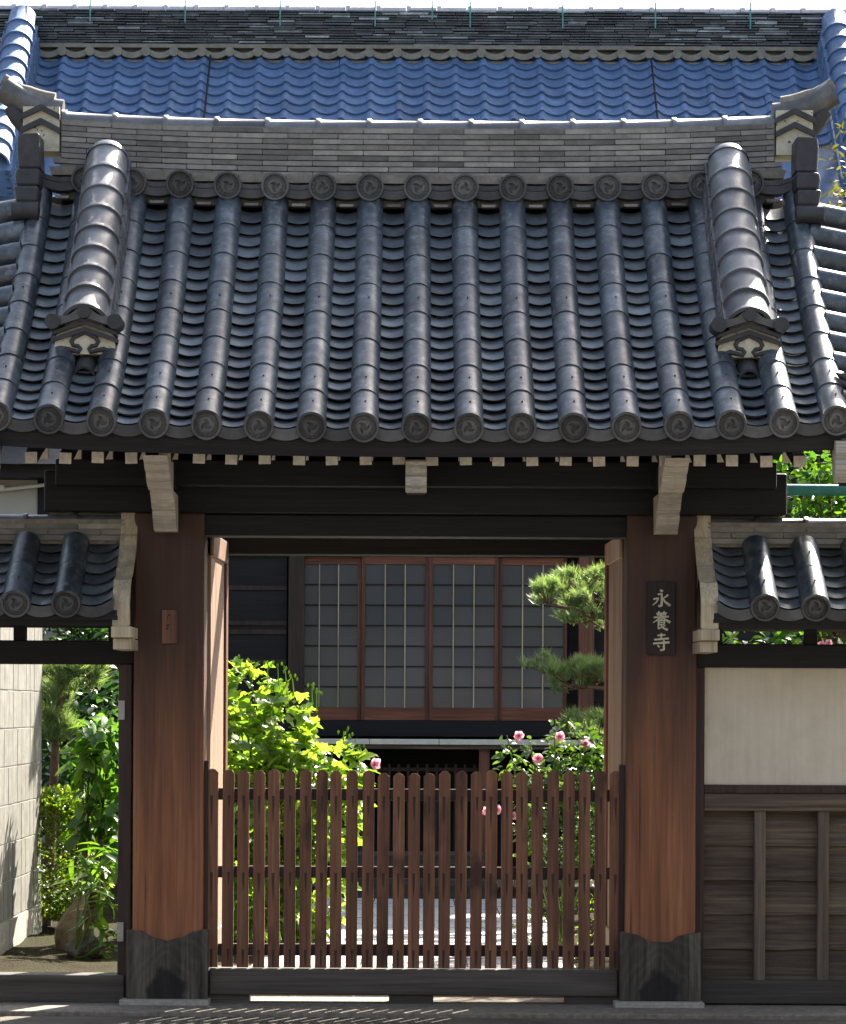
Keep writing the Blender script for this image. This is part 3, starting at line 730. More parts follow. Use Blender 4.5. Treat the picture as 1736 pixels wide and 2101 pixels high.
# ------------------------------------------------------------------ gable side tiles, outside the last columns
gab_me = arc_shell(0.072, 0.070, 0.50, -5, 185, 12).mesh('gable_tile', M['tile'])
for sx in (-1, 1):
    gs = MB(); vv = []
    for s in lin(-0.02, SLEN, 12):
        fr = roof_frame(sx * 2.10, s, -0.07); a = fr.translation
        vv += [a, a + Vector((sx * 0.55, 0, -0.12)), a + Vector((sx * 0.55, 0, -0.20)), a + Vector((0, 0, -0.08))]
    gs.add(vv, [(i*4+k, i*4+(k+1) % 4, (i+1)*4+(k+1) % 4, (i+1)*4+k) for i in range(11) for k in range(4)] + [(0, 1, 2, 3), (47, 46, 45, 44)])
    slope = gs.build('gable_slope', M['edge'], gate)
    for j in range(10):
        fr = roof_frame(sx * 2.13, 0.16 + j * 0.205, -0.005)
        nrm = Vector((fr[0][2], fr[1][2], fr[2][2]))
        d = Vector((-sx, 0, 0.20)).normalized()            # tile axis climbs towards the gate
        up = (nrm - d * nrm.dot(d)).normalized(); sd = d.cross(up)
        inst('gable_tile', gab_me, basis(sd, d, up, fr.translation + Vector((sx * 0.47, 0, -0.10))), slope)
    # corner ornament
    fr = roof_frame(sx * 2.13, 0.34); p = fr.translation
    c = MB().tube([(p.x + sx * 0.03, p.y, p.z + 0.10), (p.x + sx * 0.22, p.y - 0.02, p.z + 0.07)], [0.045, 0.05], 12)
    co = c.build('corner_ornament', M['oni'], gate)
    MB().tube([(p.x - sx * 0.03, p.y - 0.05, p.z + 0.055), (p.x + sx * 0.03, p.y - 0.06, p.z + 0.03), (p.x + sx * 0.10, p.y - 0.06, p.z + 0.0), (p.x + sx * 0.22, p.y - 0.06, p.z - 0.03)], [0.006, 0.022, 0.03, 0.03], 8).build('ornament_leaf', M['oni'], co)
    MB().tube([(p.x - sx * 0.02, p.y - 0.07, p.z + 0.01), (p.x + sx * 0.05, p.y - 0.08, p.z - 0.02), (p.x + sx * 0.2, p.y - 0.08, p.z - 0.06)], [0.016, 0.024, 0.026], 8).build('ornament_leaf', M['oni'], co)
    # bargeboard under the gable edge
    bb = MB(); pts = []
    for u in lin(-0.02, RUN, 10):
        q = axis_pt(u); pts.append((q.y, q.z + lift(2.1) - 0.17))
    poly = pts + [(y + 0.05, z - 0.16) for y, z in reversed(pts)]
    bb.prism(poly, sx * 2.09, sx * 2.15, 'X'); gb = bb.build('bargeboard', M['darkwoodY'], gate)
    nz = [(-0.985, 2.86), (-0.99, 2.80), (-0.975, 2.77), (-0.99, 2.75), (-0.975, 2.70), (-0.93, 2.66), (-0.85, 2.72), (-0.86, 2.88)]
    MB().prism([(y, z + lift(2.1) - 0.03) for y, z in nz], sx * 2.065, sx * 2.165, 'X').build('bargeboard_nose', M['nose'], gb)

# ------------------------------------------------------------------ eaves, rafters, brackets, beams
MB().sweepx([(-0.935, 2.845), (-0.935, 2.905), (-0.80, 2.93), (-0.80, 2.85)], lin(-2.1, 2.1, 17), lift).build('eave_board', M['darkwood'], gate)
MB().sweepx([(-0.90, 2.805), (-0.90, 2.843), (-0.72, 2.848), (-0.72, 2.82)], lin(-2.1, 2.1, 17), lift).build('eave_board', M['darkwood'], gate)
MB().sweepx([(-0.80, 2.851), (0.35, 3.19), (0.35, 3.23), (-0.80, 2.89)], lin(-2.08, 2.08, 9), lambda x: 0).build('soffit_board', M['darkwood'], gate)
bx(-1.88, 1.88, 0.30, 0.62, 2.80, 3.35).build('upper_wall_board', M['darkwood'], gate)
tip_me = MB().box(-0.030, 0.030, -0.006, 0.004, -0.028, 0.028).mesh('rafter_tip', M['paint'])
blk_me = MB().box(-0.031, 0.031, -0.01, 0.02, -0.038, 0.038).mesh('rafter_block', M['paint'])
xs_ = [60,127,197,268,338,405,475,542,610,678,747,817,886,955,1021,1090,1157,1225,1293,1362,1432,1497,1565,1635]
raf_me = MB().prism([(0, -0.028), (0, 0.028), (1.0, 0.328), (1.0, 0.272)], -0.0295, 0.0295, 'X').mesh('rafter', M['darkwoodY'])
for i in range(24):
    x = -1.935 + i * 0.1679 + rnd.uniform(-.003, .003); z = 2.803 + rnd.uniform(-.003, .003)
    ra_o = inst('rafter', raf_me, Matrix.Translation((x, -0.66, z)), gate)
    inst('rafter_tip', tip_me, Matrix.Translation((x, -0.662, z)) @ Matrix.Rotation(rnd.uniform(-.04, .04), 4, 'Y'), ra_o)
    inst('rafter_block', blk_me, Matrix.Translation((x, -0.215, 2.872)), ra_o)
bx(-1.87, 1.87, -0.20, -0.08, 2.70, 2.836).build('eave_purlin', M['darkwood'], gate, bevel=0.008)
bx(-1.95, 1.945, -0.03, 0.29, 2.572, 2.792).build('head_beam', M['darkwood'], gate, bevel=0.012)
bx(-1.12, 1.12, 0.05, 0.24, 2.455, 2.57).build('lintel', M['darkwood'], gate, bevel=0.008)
bx(-1.45, 1.45, 1.20, 1.38, 2.417, 2.60).build('back_lintel', M['darkwood'], gate, bevel=0.008)
for sx in (-1, 1):
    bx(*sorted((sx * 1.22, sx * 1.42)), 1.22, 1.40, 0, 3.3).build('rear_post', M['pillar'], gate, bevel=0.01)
    bx(*sorted((sx * 1.24, sx * 1.38)), 0.29, 1.22, 2.62, 2.80).build('tie_beam', M['darkwoodY'], gate, bevel=0.008)
def nose(x, y0, y1, w, zt, zb_):
    """projecting beam end; its carved, painted front leans back from top (y0) to bottom (y1)"""
    b_ = bx(x - w/2 + .004, x + w/2 - .004, y1 + 0.06, 0.1, zb_ + 0.03, zt).build('bracket_arm', M['darkwoodY'], gate)
    h = zt - zb_; prof = []
    for t, bul in ((0, 0), (.06, -.012), (.18, -.004), (.30, -.014), (.42, -.016), (.50, .010), (.54, -.004), (.66, -.014), (.80, -.016), (.92, -.004), (1, -.008)):
        prof.append((y0 + (y1 - y0) * t + bul, zt - h * t))
    nf = len(prof)
    prof += [(y1 + 0.09, zb_), (y1 + 0.09, zt)]
    m = MB(); n = len(prof)
    xa, xm_, xb = x - w/2, x, x + w/2
    wob = [0.003 * mnoise.noise((i * 1.7, x, y0)) for i in range(n)]
    vv = [(xa + wob[i], p[0], p[1]) for i, p in enumerate(prof)] + [(xm_, p[0] - (0.014 if i < nf else 0), p[1]) for i, p in enumerate(prof)] + [(xb + wob[i], p[0], p[1]) for i, p in enumerate(prof)]
    ff = [(r_*n+k, r_*n+(k+1) % n, (r_+1)*n+(k+1) % n, (r_+1)*n+k) for r_ in range(2) for k in range(n)] + [tuple(range(n)), tuple(range(3*n-1, 2*n-1, -1))]
    m.add(vv, ff); m.build('carved_nose', M['nose'], b_)
for sx in (-1, 1):
    nose(sx * 1.297, -0.86, -0.54, 0.122, 2.80, 2.655)
    nose(sx * 1.297, -0.46, -0.20, 0.118, 2.655, 2.462)
nose(0, -0.80, -0.76, 0.105, 2.79, 2.635)
# pillars
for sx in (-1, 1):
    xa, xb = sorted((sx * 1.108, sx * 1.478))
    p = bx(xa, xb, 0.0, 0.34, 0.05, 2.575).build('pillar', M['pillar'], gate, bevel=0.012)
    ba = MB(); top = []
    xo0, xo1 = xa - 0.028, xb + 0.028
    for t in lin(0, 1, 31):
        z = 0.385 - 0.034 * math.exp(-((t - 0.5) / 0.22) ** 4) - 0.02 * math.sin(t * math.pi) + 0.010 * mnoise.noise((t * 9 + sx * 5, 0, 0))
        top.append((xo0 + (xo1 - xo0) * t, z))
    m = MB(); nb = len(top)
    fr_ = [(xo0, 0.02), (xo1, 0.02)] + list(reversed(top))
    m.prism(fr_, -0.022, 0.365, 'Y'); m.build('pillar_base', M['base'], p, bevel=0.006)
    bx(xo0 - 0.03, xo1 + 0.012, -0.10, 0.40, -0.02, 0.022).build('base_stone', M['plinth'], p, bevel=0.005)
# threshold with feet
bx(-1.075, 1.075, 0.03, 0.22, 0.040, 0.178).build('threshold', M['sill'], gate, bevel=0.008)
for a, b in ((-1.075, -0.865), (-0.13, 0.105), (0.80, 1.075)):
    bx(a, b, 0.05, 0.21, -0.004, 0.040).build('threshold_foot', M['sill'], gate)
# open door leaves
for sx in (-1, 1):
    xo = 1.09 if sx < 0 else 1.10
    pts_in = [(sx * xo, 0.25), (sx * (xo - 0.02), 1.19)]
    def slab(name, y0, y1, z0, z1, proud, mat, parent):
        fa = lambda y: xo - 0.02 * (y - 0.25) / 0.94
        poly = [(sx * (fa(y0) - proud), y0), (sx * (fa(y1) - proud), y1), (sx * (fa(y1) + 0.045), y1), (sx * (fa(y0) + 0.045), y0)]
        return MB().prism(poly, z0, z1, 'Z').build(name, mat, parent, bevel=0.004)
    dl = slab('door_leaf', 0.25, 1.19, 0.20, 2.48, 0.0, M['door'], gate)
    slab('top_rail', 0.25, 1.19, 2.36, 2.482, 0.014, M['door'], dl)
    slab('stile', 1.07, 1.192, 0.20, 2.36, 0.014, M['gatewood'], dl)
    slab('bottom_rail', 0.25, 1.07, 0.20, 0.34, 0.012, M['door'], dl)

# ------------------------------------------------------------------ temple name plaque and small plate
plq = U(1357, 1268, -0.012)
pl = bx(plq.x - 0.075, plq.x + 0.075, -0.022, -0.001, plq.z - 0.195, plq.z + 0.19).build('name_plaque', M['plaque'], bevel=0.003, label='dark hanging plaque with three pale vertical characters on the right pillar', cat='sign')
S_ = {}
S_['ei'] = [[(.42,.98,.05),(.58,.90,.075)], [(.30,.74,.05),(.52,.76,.05),(.53,.45,.06),(.51,.10,.065),(.38,.06,.06),(.33,.13,.02)],
            [(.06,.46,.05),(.34,.52,.045),(.24,.30,.04),(.02,.12,.025)], [(.88,.72,.055),(.72,.58,.045),(.58,.50,.03)], [(.54,.56,.035),(.70,.32,.055),(.98,.10,.08),(.99,.16,.02)]]
S_['you'] = [[(.32,.99,.045),(.40,.92,.05)], [(.68,1.0,.05),(.60,.91,.03)], [(.22,.88,.04),(.80,.91,.04)], [(.26,.80,.035),(.76,.82,.035)], [(.50,.90,.04),(.50,.66,.04)],
            [(.08,.68,.04),(.92,.73,.045)], [(.45,.70,.04),(.28,.55,.04),(.03,.40,.02)], [(.55,.70,.035),(.74,.56,.05),(.99,.42,.07)],
            [(.42,.60,.035),(.58,.58,.035)], [(.34,.52,.04),(.34,.08,.045)], [(.34,.52,.035),(.68,.52,.04),(.66,.32,.04)], [(.36,.42,.03),(.66,.42,.03)], [(.36,.32,.03),(.66,.32,.03)],
            [(.34,.08,.045),(.52,.17,.03)], [(.72,.27,.03),(.56,.20,.03)], [(.46,.30,.03),(.62,.12,.045),(.86,.03,.065)]]
S_['ji'] = [[(.28,.86,.045),(.72,.90,.045)], [(.50,1.0,.05),(.49,.66,.045)], [(.10,.62,.05),(.92,.70,.06)], [(.04,.40,.05),(.96,.48,.06)], [(.64,.60,.05),(.64,.06,.06),(.48,.02,.05),(.42,.08,.015)], [(.28,.32,.03),(.40,.20,.055)]]
def glyph(name, strokes, cx, cz, w, h, y, parent, mat, depth=0.005):
    m = MB()
    for s_ in strokes:
        # densify
        pts = []
        for i in range(len(s_) - 1):
            a, b = s_[i], s_[i + 1]
            for t in lin(0, 1, 5)[:-1]: pts.append(tuple(a[k] + (b[k] - a[k]) * t for k in range(3)))
        pts.append(s_[-1])
        Lp, Rp = [], []
        for i, p in enumerate(pts):
            q0, q1 = pts[max(0, i - 1)], pts[min(len(pts) - 1, i + 1)]
            tx, tz = (q1[0] - q0[0]), (q1[1] - q0[1]); l = math.hypot(tx, tz) or 1
            nx_, nz_ = -tz / l, tx / l
            Lp.append((p[0] + nx_ * p[2], p[1] + nz_ * p[2])); Rp.append((p[0] - nx_ * p[2], p[1] - nz_ * p[2]))
        P3 = lambda p, yy: (cx + (p[0] - .5) * w, yy, cz + (p[1] - .5) * h)
        n = len(pts); vv = [P3(p, y - depth) for p in Lp] + [P3(p, y - depth) for p in Rp] + [P3(p, y) for p in Lp] + [P3(p, y) for p in Rp]
        ff = [(k, k+1, n+k+1, n+k) for k in range(n-1)] + [(k, 2*n+k, 2*n+k+1, k+1) for k in range(n-1)] + [(n+k, n+k+1, 3*n+k+1, 3*n+k) for k in range(n-1)] + [(0, n, 3*n, 2*n), (n-1, 3*n-1, 4*n-1, 2*n-1)]
        dy = rnd.uniform(0, .0012)
        m.add([(p[0], p[1] - dy, p[2]) for p in vv], ff)
    return m.build(name, mat, parent)
for key, yc, hh in (('ei', 1228, 0.092), ('you', 1274, 0.100), ('ji', 1317, 0.092)):
    q = U(1357, yc, -0.022); glyph('character', S_[key], q.x, q.z, 0.094, hh, -0.0215, pl, M['letter'])
q = U(348, 1286, -0.01)
pt = bx(q.x - 0.041, q.x + 0.041, -0.018, -0.001, q.z - 0.088, q.z + 0.088).build('name_plate', M['nameplate'], bevel=0.003, label='small plain brown wooden nameplate on the left pillar', cat='sign')
glyph('faded_mark', [[(.35,.95,.03),(.6,.98,.03)], [(.3,.9,.03),(.3,.7,.02)], [(.6,.85,.04),(.55,.8,.02)], [(.2,.45,.05),(.5,.5,.03)], [(.15,.3,.05),(.45,.36,.03)], [(.6,.25,.03),(.75,.2,.02)]], q.x, q.z + 0.01, 0.05, 0.11, -0.0185, pt, M['ink'], 0.0008)

# ------------------------------------------------------------------ picket gate
fence = empty('picket_gate', (0, 0.08, 0.18), 'low brown picket gate closing the opening between the two pillars', 'gate')
def picket_mat():
    m, n, b, c = wood_mat('brown_picket_wood', (0.105, 0.047, 0.027), (0.20, 0.09, 0.05), (0.31, 0.145, 0.082), 'Z', 0.6, 1.0, 0.25, 0.4)
    t = n.nodes.new('ShaderNodeTexCoord'); sx = n.nodes.new('ShaderNodeSeparateXYZ'); n.links.new(t.outputs['Object'], sx.inputs[0])
    oi = n.nodes.new('ShaderNodeObjectInfo')
    wob = mathn(n, 'MULTIPLY', mathn(n, 'SUBTRACT', oi.outputs['Random'], 0.5), 0.008)
    ax = mathn(n, 'ABSOLUTE', mathn(n, 'ADD', sx.outputs['X'], wob))
    tot = None
    for zr in (0.905, 0.50, 0.095):
        below = mathn(n, 'SUBTRACT', zr, sx.outputs['Z'])
        on = mathn(n, 'GREATER_THAN', below, 0.0)
        ln = mathn(n, 'ADD', 0.07, mathn(n, 'MULTIPLY', oi.outputs['Random'], 0.12))
        fade = mathn(n, 'SUBTRACT', 1.0, mathn(n, 'DIVIDE', below, ln)); fade = mathn(n, 'MAXIMUM', fade, 0.0)
        wid = mathn(n, 'ADD', 0.0025, mathn(n, 'MULTIPLY', fade, 0.0055))
        inx = mathn(n, 'LESS_THAN', ax, wid)
        k = mathn(n, 'MULTIPLY', mathn(n, 'MULTIPLY', on, inx), mathn(n, 'MINIMUM', mathn(n, 'MULTIPLY', fade, 2.5), 0.8))
        tot = k if tot is None else mathn(n, 'MAXIMUM', tot, k)
    # damp dark blotches, different on each board
    v = coords(n, (3, 3, 1.6)); nz = nd(n, 'ShaderNodeTexNoise', Scale=2.0, Detail=4.0); n.links.new(v, nz.inputs['Vector'])
    bl = ramp(n, nz.outputs['Fac'], [(0.55, (0, 0, 0)), (0.72, (0.75, 0.75, 0.75))]).outputs['Color']
    tot = mathn(n, 'MAXIMUM', tot, bl)
    n.links.new(mixrgb(n, tot, c, (0.022, 0.014, 0.012)), b.inputs['Base Color'])
    return m
M['picket'] = picket_mat()
FY = 0.075
pz0 = 0.182
PICKH = 1.04
pk = []
for var in range(3):
    h = PICKH + (0, -0.012, 0.006)[var]
    m = MB().prism([(-0.0305, 0), (0.0305, 0), (0.0305, h - 0.020), (0.015, h - 0.004), (0.0, h), (-0.015, h - 0.004), (-0.0305, h - 0.020)], -0.011, 0.011, 'Y')
    pk.append(m.mesh('picket', M['picket']))
x = U(436, 1800, FY).x; x_end = U(1262, 1800, FY).x
npk = 27
for i in range(npk):
    xx = x + (x_end - x) * i / (npk - 1) + rnd.uniform(-.002, .002)
    var = 1 if 11 <= i <= 14 else rnd.choice((0, 0, 2))
    o = inst('picket', pk[var], Matrix.Translation((xx, FY - 0.011, pz0 + rnd.uniform(-.001, .003))) @ Matrix.Rotation(rnd.uniform(-.004, .004), 4, 'Y'), fence)
for zc in (1.095, 0.685, 0.275):
    bx(-1.075, 1.07, FY + 0.001, FY + 0.03, zc - 0.031, zc + 0.031).build('rail', M['darkwoodZ'], fence, bevel=0.003)
for a, b, t in ((-1.112, -1.085, 1.27), (1.078, 1.112, 1.26)):
    bx(a, b, FY - 0.03, FY + 0.05, 0.18, t).build('gate_post', M['darkwoodZ'], fence, bevel=0.004)

# ------------------------------------------------------------------ side wall roofs
def side_wall(sx):
    left = sx < 0
    root = empty('side_wall', (sx * 1.95, 0.12, 0),
                 'low tiled side wall on the left with an open doorway to the garden' if left else 'low tiled side wall on the right with pale plaster panel above dark boards', 'wall')
    X0, X1 = 1.50, 2.75
    dz = 0.0 if left else 0.0
    def bxs(xa, xb, *a): return bx(*sorted((sx * xa, sx * xb)), *a)
    # roof
    ey, ez, ang, ln = -0.45, 2.095 + dz, R(36), 0.60
    def fr(x, s, off=0.0):
        t = Vector((0, math.cos(ang), math.sin(ang))); n_ = Vector((0, -math.sin(ang), math.cos(ang)))
        return basis((1, 0, 0), t, n_, Vector((x, ey, ez)) + t * s + n_ * off)
    deck = MB()
    yb, zb = ey + ln * math.cos(ang), ez + ln * math.sin(ang)
    deck.prism([(ey + 0.03, ez - 0.085), (yb + 0.06, zb - 0.06), (yb + 0.5, zb - 0.40), (yb + 0.48, zb - 0.47), (yb + 0.06, zb - 0.14), (ey + 0.04, ez - 0.13)], *sorted((sx * X0, sx * X1)), 'X')
    rf = deck.build('roof', M['darkwood'], root)
    for i in range(4):
        x = sx * (1.78 + 0.258 * i)
        for j in range(2):
            inst('round_tile', round_nail, fr(x, -0.02 + j * 0.27), rf)
        inst('eave_disc', disc_me, Matrix.Translation(fr(x, 0).translation + Vector((0, -0.030, -0.018))) @ Matrix.Rotation(R(8), 4, 'X') @ Matrix.Rotation(rnd.uniform(-.5, .5), 4, 'Y'), rf)
    for i in range(5):
        x = sx * (1.651 + 0.258 * i)
        for j in range(6):
            Mx = fr(x + (sx * 0.006 if i == 0 else 0), -0.01 + j * 0.098)
            inst('pan_tile', pan_me, Mx, rf)
        inst('eave_pan', ep_me, Matrix.Translation(fr(x, 0).translation + Vector((0, -0.012, -0.004))), rf)
    # ridge: flat courses and a cap
    rz = zb - 0.012
    rd = bxs(X0, X1, yb - 0.03, yb + 0.13, rz - 0.03, rz + 0.10).build('ridge', M['mortar'], rf)
    for c in range(3):
        w = 0.275; x = X0 - (0.12 if c % 2 else 0.0)
        while x < X1:
            a, b = max(x, X0), min(x + w, X1)
            if b - a > 0.02:
                inst('flat_tile', noshi_me(round(b - a - 0.004, 3), 0.026, 0.05), Matrix.Translation((sx * (a + b) / 2, yb - 0.048 + 0.006 * c, rz - 0.012 + c * 0.031)), rd)
            x += w
    for i in range(5):
        xm = X0 + 0.02 + i * 0.262
        inst('cap_tile', capw, basis((0, -1 * sx, 0), (sx, 0, 0), (0, 0, 1), (sx * xm, yb + 0.03, rz + 0.078)) @ Matrix.Diagonal((0.8, 0.92, 0.8, 1)), rd)
    # boards under the eave
    bxs(X0 + 0.02, X1, ey + 0.01, ey + 0.07, 1.995, 2.045).build('eave_board', M['darkwood'], root)
    bxs(X0 + 0.02, X1, ey + 0.07, 0.18, 1.985, 2.03).build('soffit_board', M['darkwood'], root)
    bxs(X0 - 0.02, X1, 0.06, 0.20, 1.775, 1.90).build('beam', M['darkwood'], root, bevel=0.006)
    for i in range(3):
        bxs(1.56 + i * 0.5, 1.62 + i * 0.5, 0.08, 0.18, 1.90, 1.985).build('strut', M['darkwood'], root)
    # curved pale end board
    yz = [(0.02, 2.575), (0.0, 2.50), (-0.012, 2.455), (-0.035, 2.452), (-0.07, 2.40), (-0.16, 2.31), (-0.27, 2.235), (-0.31, 2.215), (-0.355, 2.205), (-0.405, 2.15), (-0.435, 2.08), (-0.435, 2.02), (-0.425, 1.965)]
    m = MB(); n = len(yz); xa, xm_, xb = sx * 1.548, sx * 1.508, sx * 1.462
    vv = [(xa, y, z) for y, z in yz] + [(xm_, y - 0.008, z - 0.004) for y, z in yz] + [(xb, y, z) for y, z in yz] + [(xa, y + 0.06, z + 0.01) for y, z in yz] + [(xb, y + 0.06, z + 0.01) for y, z in yz]
    ff = []
    for k in range(n - 1):
        ff += [(k, k+1, n+k+1, n+k), (n+k, n+k+1, 2*n+k+1, 2*n+k), (k+1, k, 3*n+k, 3*n+k+1), (2*n+k, 2*n+k+1, 4*n+k+1, 4*n+k)]
    ff += [(0, n, 2*n, 4*n, 3*n), (n-1, 4*n-1, 5*n-1, 3*n-1, 2*n-1)]
    m.add(vv, ff); eb = m.build('end_board', M['palewood'], root)
    bxs(1.447, 1.552, -0.455, -0.10, 1.905, 1.962).build('bracket_block', M['palewood'], eb, bevel=0.004)
    bxs(1.455, 1.545, -0.42, 0.06, 1.845, 1.902).build('bracket_arm', M['palewood'], eb, bevel=0.004)
    if left:
        bxs(1.49, 1.56, 0.04, 0.16, 0.02, 1.775).build('jamb', M['darkwoodZ'], root, bevel=0.004)
        jx = 1.545
        for py in (1457, 1912):
            zc = U(248, py, 0.03).z
            bxs(jx - 0.018, jx + 0.016, 0.026, 0.036, zc - 0.05, zc + 0.05).build('hinge_plate', M['metal'], root)
        bxs(1.52, X1, 0.02, 0.18, -0.01, 0.142).build('sill', M['sill'], root, bevel=0.008)
    else:
        bxs(1.478, 1.527, 0.06, 0.20, 0.0, 1.775).build('post', M['darkwoodZ'], root, bevel=0.004)
        bxs(1.527, X1, 0.10, 0.18, 1.156, 1.775).build('plaster_panel', M['plaster'], root, bevel=0.002)
        bxs(1.527, X1, 0.075, 0.185, 1.112, 1.155).build('rail', M['darkwoodZ'], root, bevel=0.003)
        bxs(1.527, X1, 0.060, 0.185, 1.020, 1.110).build('rail', M['weather'], root, bevel=0.004)
        for j in range(5):
            z1 = 1.02 - j * 0.182
            m = MB(); xs = lin(1.527, X1, 26); vv = []
            for q in xs:
                w_ = 0.007 * mnoise.noise((q * 5, j * 3.1, 0)) + 0.004 * mnoise.noise((q * 17, j * 3.1, 4))
                wy = 0.006 * mnoise.noise((q * 4, j * 2.3, 7))
                vv += [(sx * q, 0.128 + wy, z1), (sx * q, 0.120 + wy * 1.5, z1 - 0.09), (sx * q, 0.110 + wy, z1 - 0.186 + w_), (sx * q, 0.13, z1 - 0.186 + w_), (sx * q, 0.146, z1)]
            m.add(vv, [(i*5+k, i*5+(k+1) % 5, (i+1)*5+(k+1) % 5, (i+1)*5+k) for i in range(25) for k in range(5)] + [(0, 1, 2, 3, 4), (129, 128, 127, 126, 125)])
            m.build('board', M['weather'], root)
        for i, xc in enumerate((1.823, 2.158, 2.49)):
            bxs(xc - 0.030, xc + 0.030, 0.075, 0.118, 0.125, 1.020).build('batten', M['weatherZ'], root, bevel=0.003)
        bxs(1.50, X1, 0.05, 0.20, 0.004, 0.128).build('sill', M['sill'], root, bevel=0.006)
side_wall(-1); side_wall(1)

# ================================================================== MAIN HALL behind
hall = empty('temple_hall', (0, 14.5, 0), 'large temple hall with blue tiled roof rising behind the gate', 'temple')
HY, HZ, HA = 14.4, 8.03, R(42)                     # top of the front slope, just under the ridge
ht = Vector((0, -math.cos(HA), -math.sin(HA))); hn = Vector((0, -math.sin(HA), math.cos(HA)))
eave_y, eave_z = HY - 5.2 * math.cos(HA), HZ - 5.2 * math.sin(HA)
hd = MB().prism([(HY + 0.3, HZ + 0.0), (HY, HZ - 0.06), (eave_y, eave_z - 0.08), (eave_y + 0.05, eave_z - 0.22), (HY + 0.3, HZ - 0.2), (HY + 5.3, eave_z - 0.2), (HY + 5.3, eave_z)], -5.6, 4.55, 'X')
hroof = hd.build('roof', M['hall'], hall)
HP = 0.2795
def stile_mesh():
    """S-profile pantile, low end at y=0 growing up-slope, width HP"""
    m = MB(); seg = 10; L_ = 0.235; v = []
    xs = lin(0, 1, seg + 1)
    def prof(t):
        if t < 0.30: return 0.032 * math.sin(math.pi * t / 0.30) ** 0.8 + 0.012
        return 0.012 - 0.030 * math.sin(math.pi * (t - 0.30) / 0.70)
    for y, dz in ((0, 0.030), (L_, 0.0)):
        v += [((t - .5) * HP * 1.01, y, prof(t) + dz) for t in xs]
    v += [((t - .5) * HP * 1.01, 0.004, prof(t)) for t in xs]
    n = seg + 1
    m.add(v, [(k, k+1, n+k+1, n+k) for k in range(seg)], True)
    m.add(v, [(2*n+k, 2*n+k+1, k+1, k) for k in range(seg)])
    return m.mesh('hall_tile', M['hall'])
st_me = stile_mesh()
HL = 0.172
upv = -ht
for j in range(9):
    for i in range(31):
        x = -4.00 + i * HP
        base = Vector((x + rnd.uniform(-.004, .004), HY, HZ)) + ht * (HL * (j + 1)) + hn * (0.005 + rnd.uniform(-.003, .003))
        inst('hall_tile', st_me, basis((1, 0, 0), upv, hn, base) @ Matrix.Rotation(rnd.uniform(-.015, .015), 4, 'Z'), hroof)
# dark vertical seams between roof sections (wires)
for px in (433, 1335):
    a = U(px, 120, HY); 
    p0 = Vector((a.x, HY, HZ)) + hn * 0.07; p1 = p0 + ht * 2.2
    MB().tube([p0, p1], 0.010, 6).build('roof_wire', M['black'], hroof)
# ridge trim: small discs and arcs
s_h = (HY - CAMY)
hrz = HZ + 0.16
bx(-5.2, 4.4, HY + 0.05, HY + 0.5, HZ - 0.1, HZ + 0.16).build('ridge_base', M['clay'], hall)
sd_me = MB()
sg = 16; rr = 0.048
sd_me.tube([(0, 0, 0), (0, 0.14, 0)], rr, sg, True)
sd_me = sd_me.mesh('trim_disc', M['clay'])
ar = MB(); xs = lin(-0.10, 0.10, 7)
v = [(x, 0, 0.012 + 3.5 * x * x) for x in xs] + [(x, 0, -0.045 + 3.0 * x * x) for x in xs] + [(x, 0.12, -0.045 + 3.0 * x * x) for x in xs] + [(x, 0.12, 0.012 + 3.5 * x * x) for x in xs]
ar.add(v, [(r_ * 7 + k, r_ * 7 + k + 1, ((r_ + 1) % 4) * 7 + k + 1, ((r_ + 1) % 4) * 7 + k) for r_ in range(4) for k in range(6)])
ar_me = ar.mesh('trim_arc', M['clay'])
ridge_h = bx(-5.2, 4.4, HY + 0.06, HY + 0.4, HZ + 0.16, HZ + 0.52).build('hall_ridge', M['hallridge'], hall)
for i in range(33):
    x = -4.40 + i * HP
    inst('trim_disc', sd_me, Matrix.Translation((x, HY - 0.08, HZ + 0.075)), ridge_h)
    inst('trim_arc', ar_me, Matrix.Translation((x + HP / 2, HY - 0.07, HZ + 0.052)), ridge_h)
bx(-5.2, 4.4, HY - 0.05, HY + 0.2, HZ + 0.118, HZ + 0.155).build('trim_course', M['clay'], ridge_h)
bx(-5.2, 4.4, HY - 0.03, HY + 0.2, HZ - 0.025, HZ + 0.0).build('trim_course', M['clay'], ridge_h)
hc = MB(); z = HZ + 0.158; c = 0
while z < HZ + 0.50:
    x = -5.2 + rnd.uniform(0, 0.25)
    while x < 4.4:
        w = rnd.uniform(0.16, 0.34); d = rnd.uniform(0.0, 0.025); h = rnd.uniform(0.010, 0.021)
        hc.box(x, min(x + w - 0.008, 4.4), HY + 0.0 + d, HY + 0.1, z, z + h)
        x += w
    z += 0.0262; c += 1
hc.build('ridge_courses', M['hallridge'], ridge_h, kind='stuff')
hcap = MB().tube([(0, 0, 0), (0.30, 0, 0)], 0.055, 10).tube([(0, 0, 0), (0.045, 0, 0)], 0.072, 10).mesh('hall_cap_tile', M['hallcap'])
for i in range(31):
    inst('hall_cap_tile', hcap, Matrix.Translation((-5.0 + i * 0.305, HY + 0.14, HZ + 0.525)), ridge_h)
for px, y1 in ((185, 44), (380, 46), (575, 52), (770, 54), (887, 40), (965, 56), (1155, 58), (1345, 58), (1540, 60)):
    a = U(px, 14, HY - 0.03); b = U(px - 1, y1, HY - 0.03)
    MB().tube([(a.x, HY - 0.03, HZ + 0.60), (a.x, HY - 0.03, b.z)], 0.008, 6).build('ridge_rod', M['green_metal'], ridge_h)
lw = [(x, HY + 0.02, HZ + 0.635 + 0.012 * math.sin(x * 3.1)) for x in lin(-4.6, 4.4, 40)]
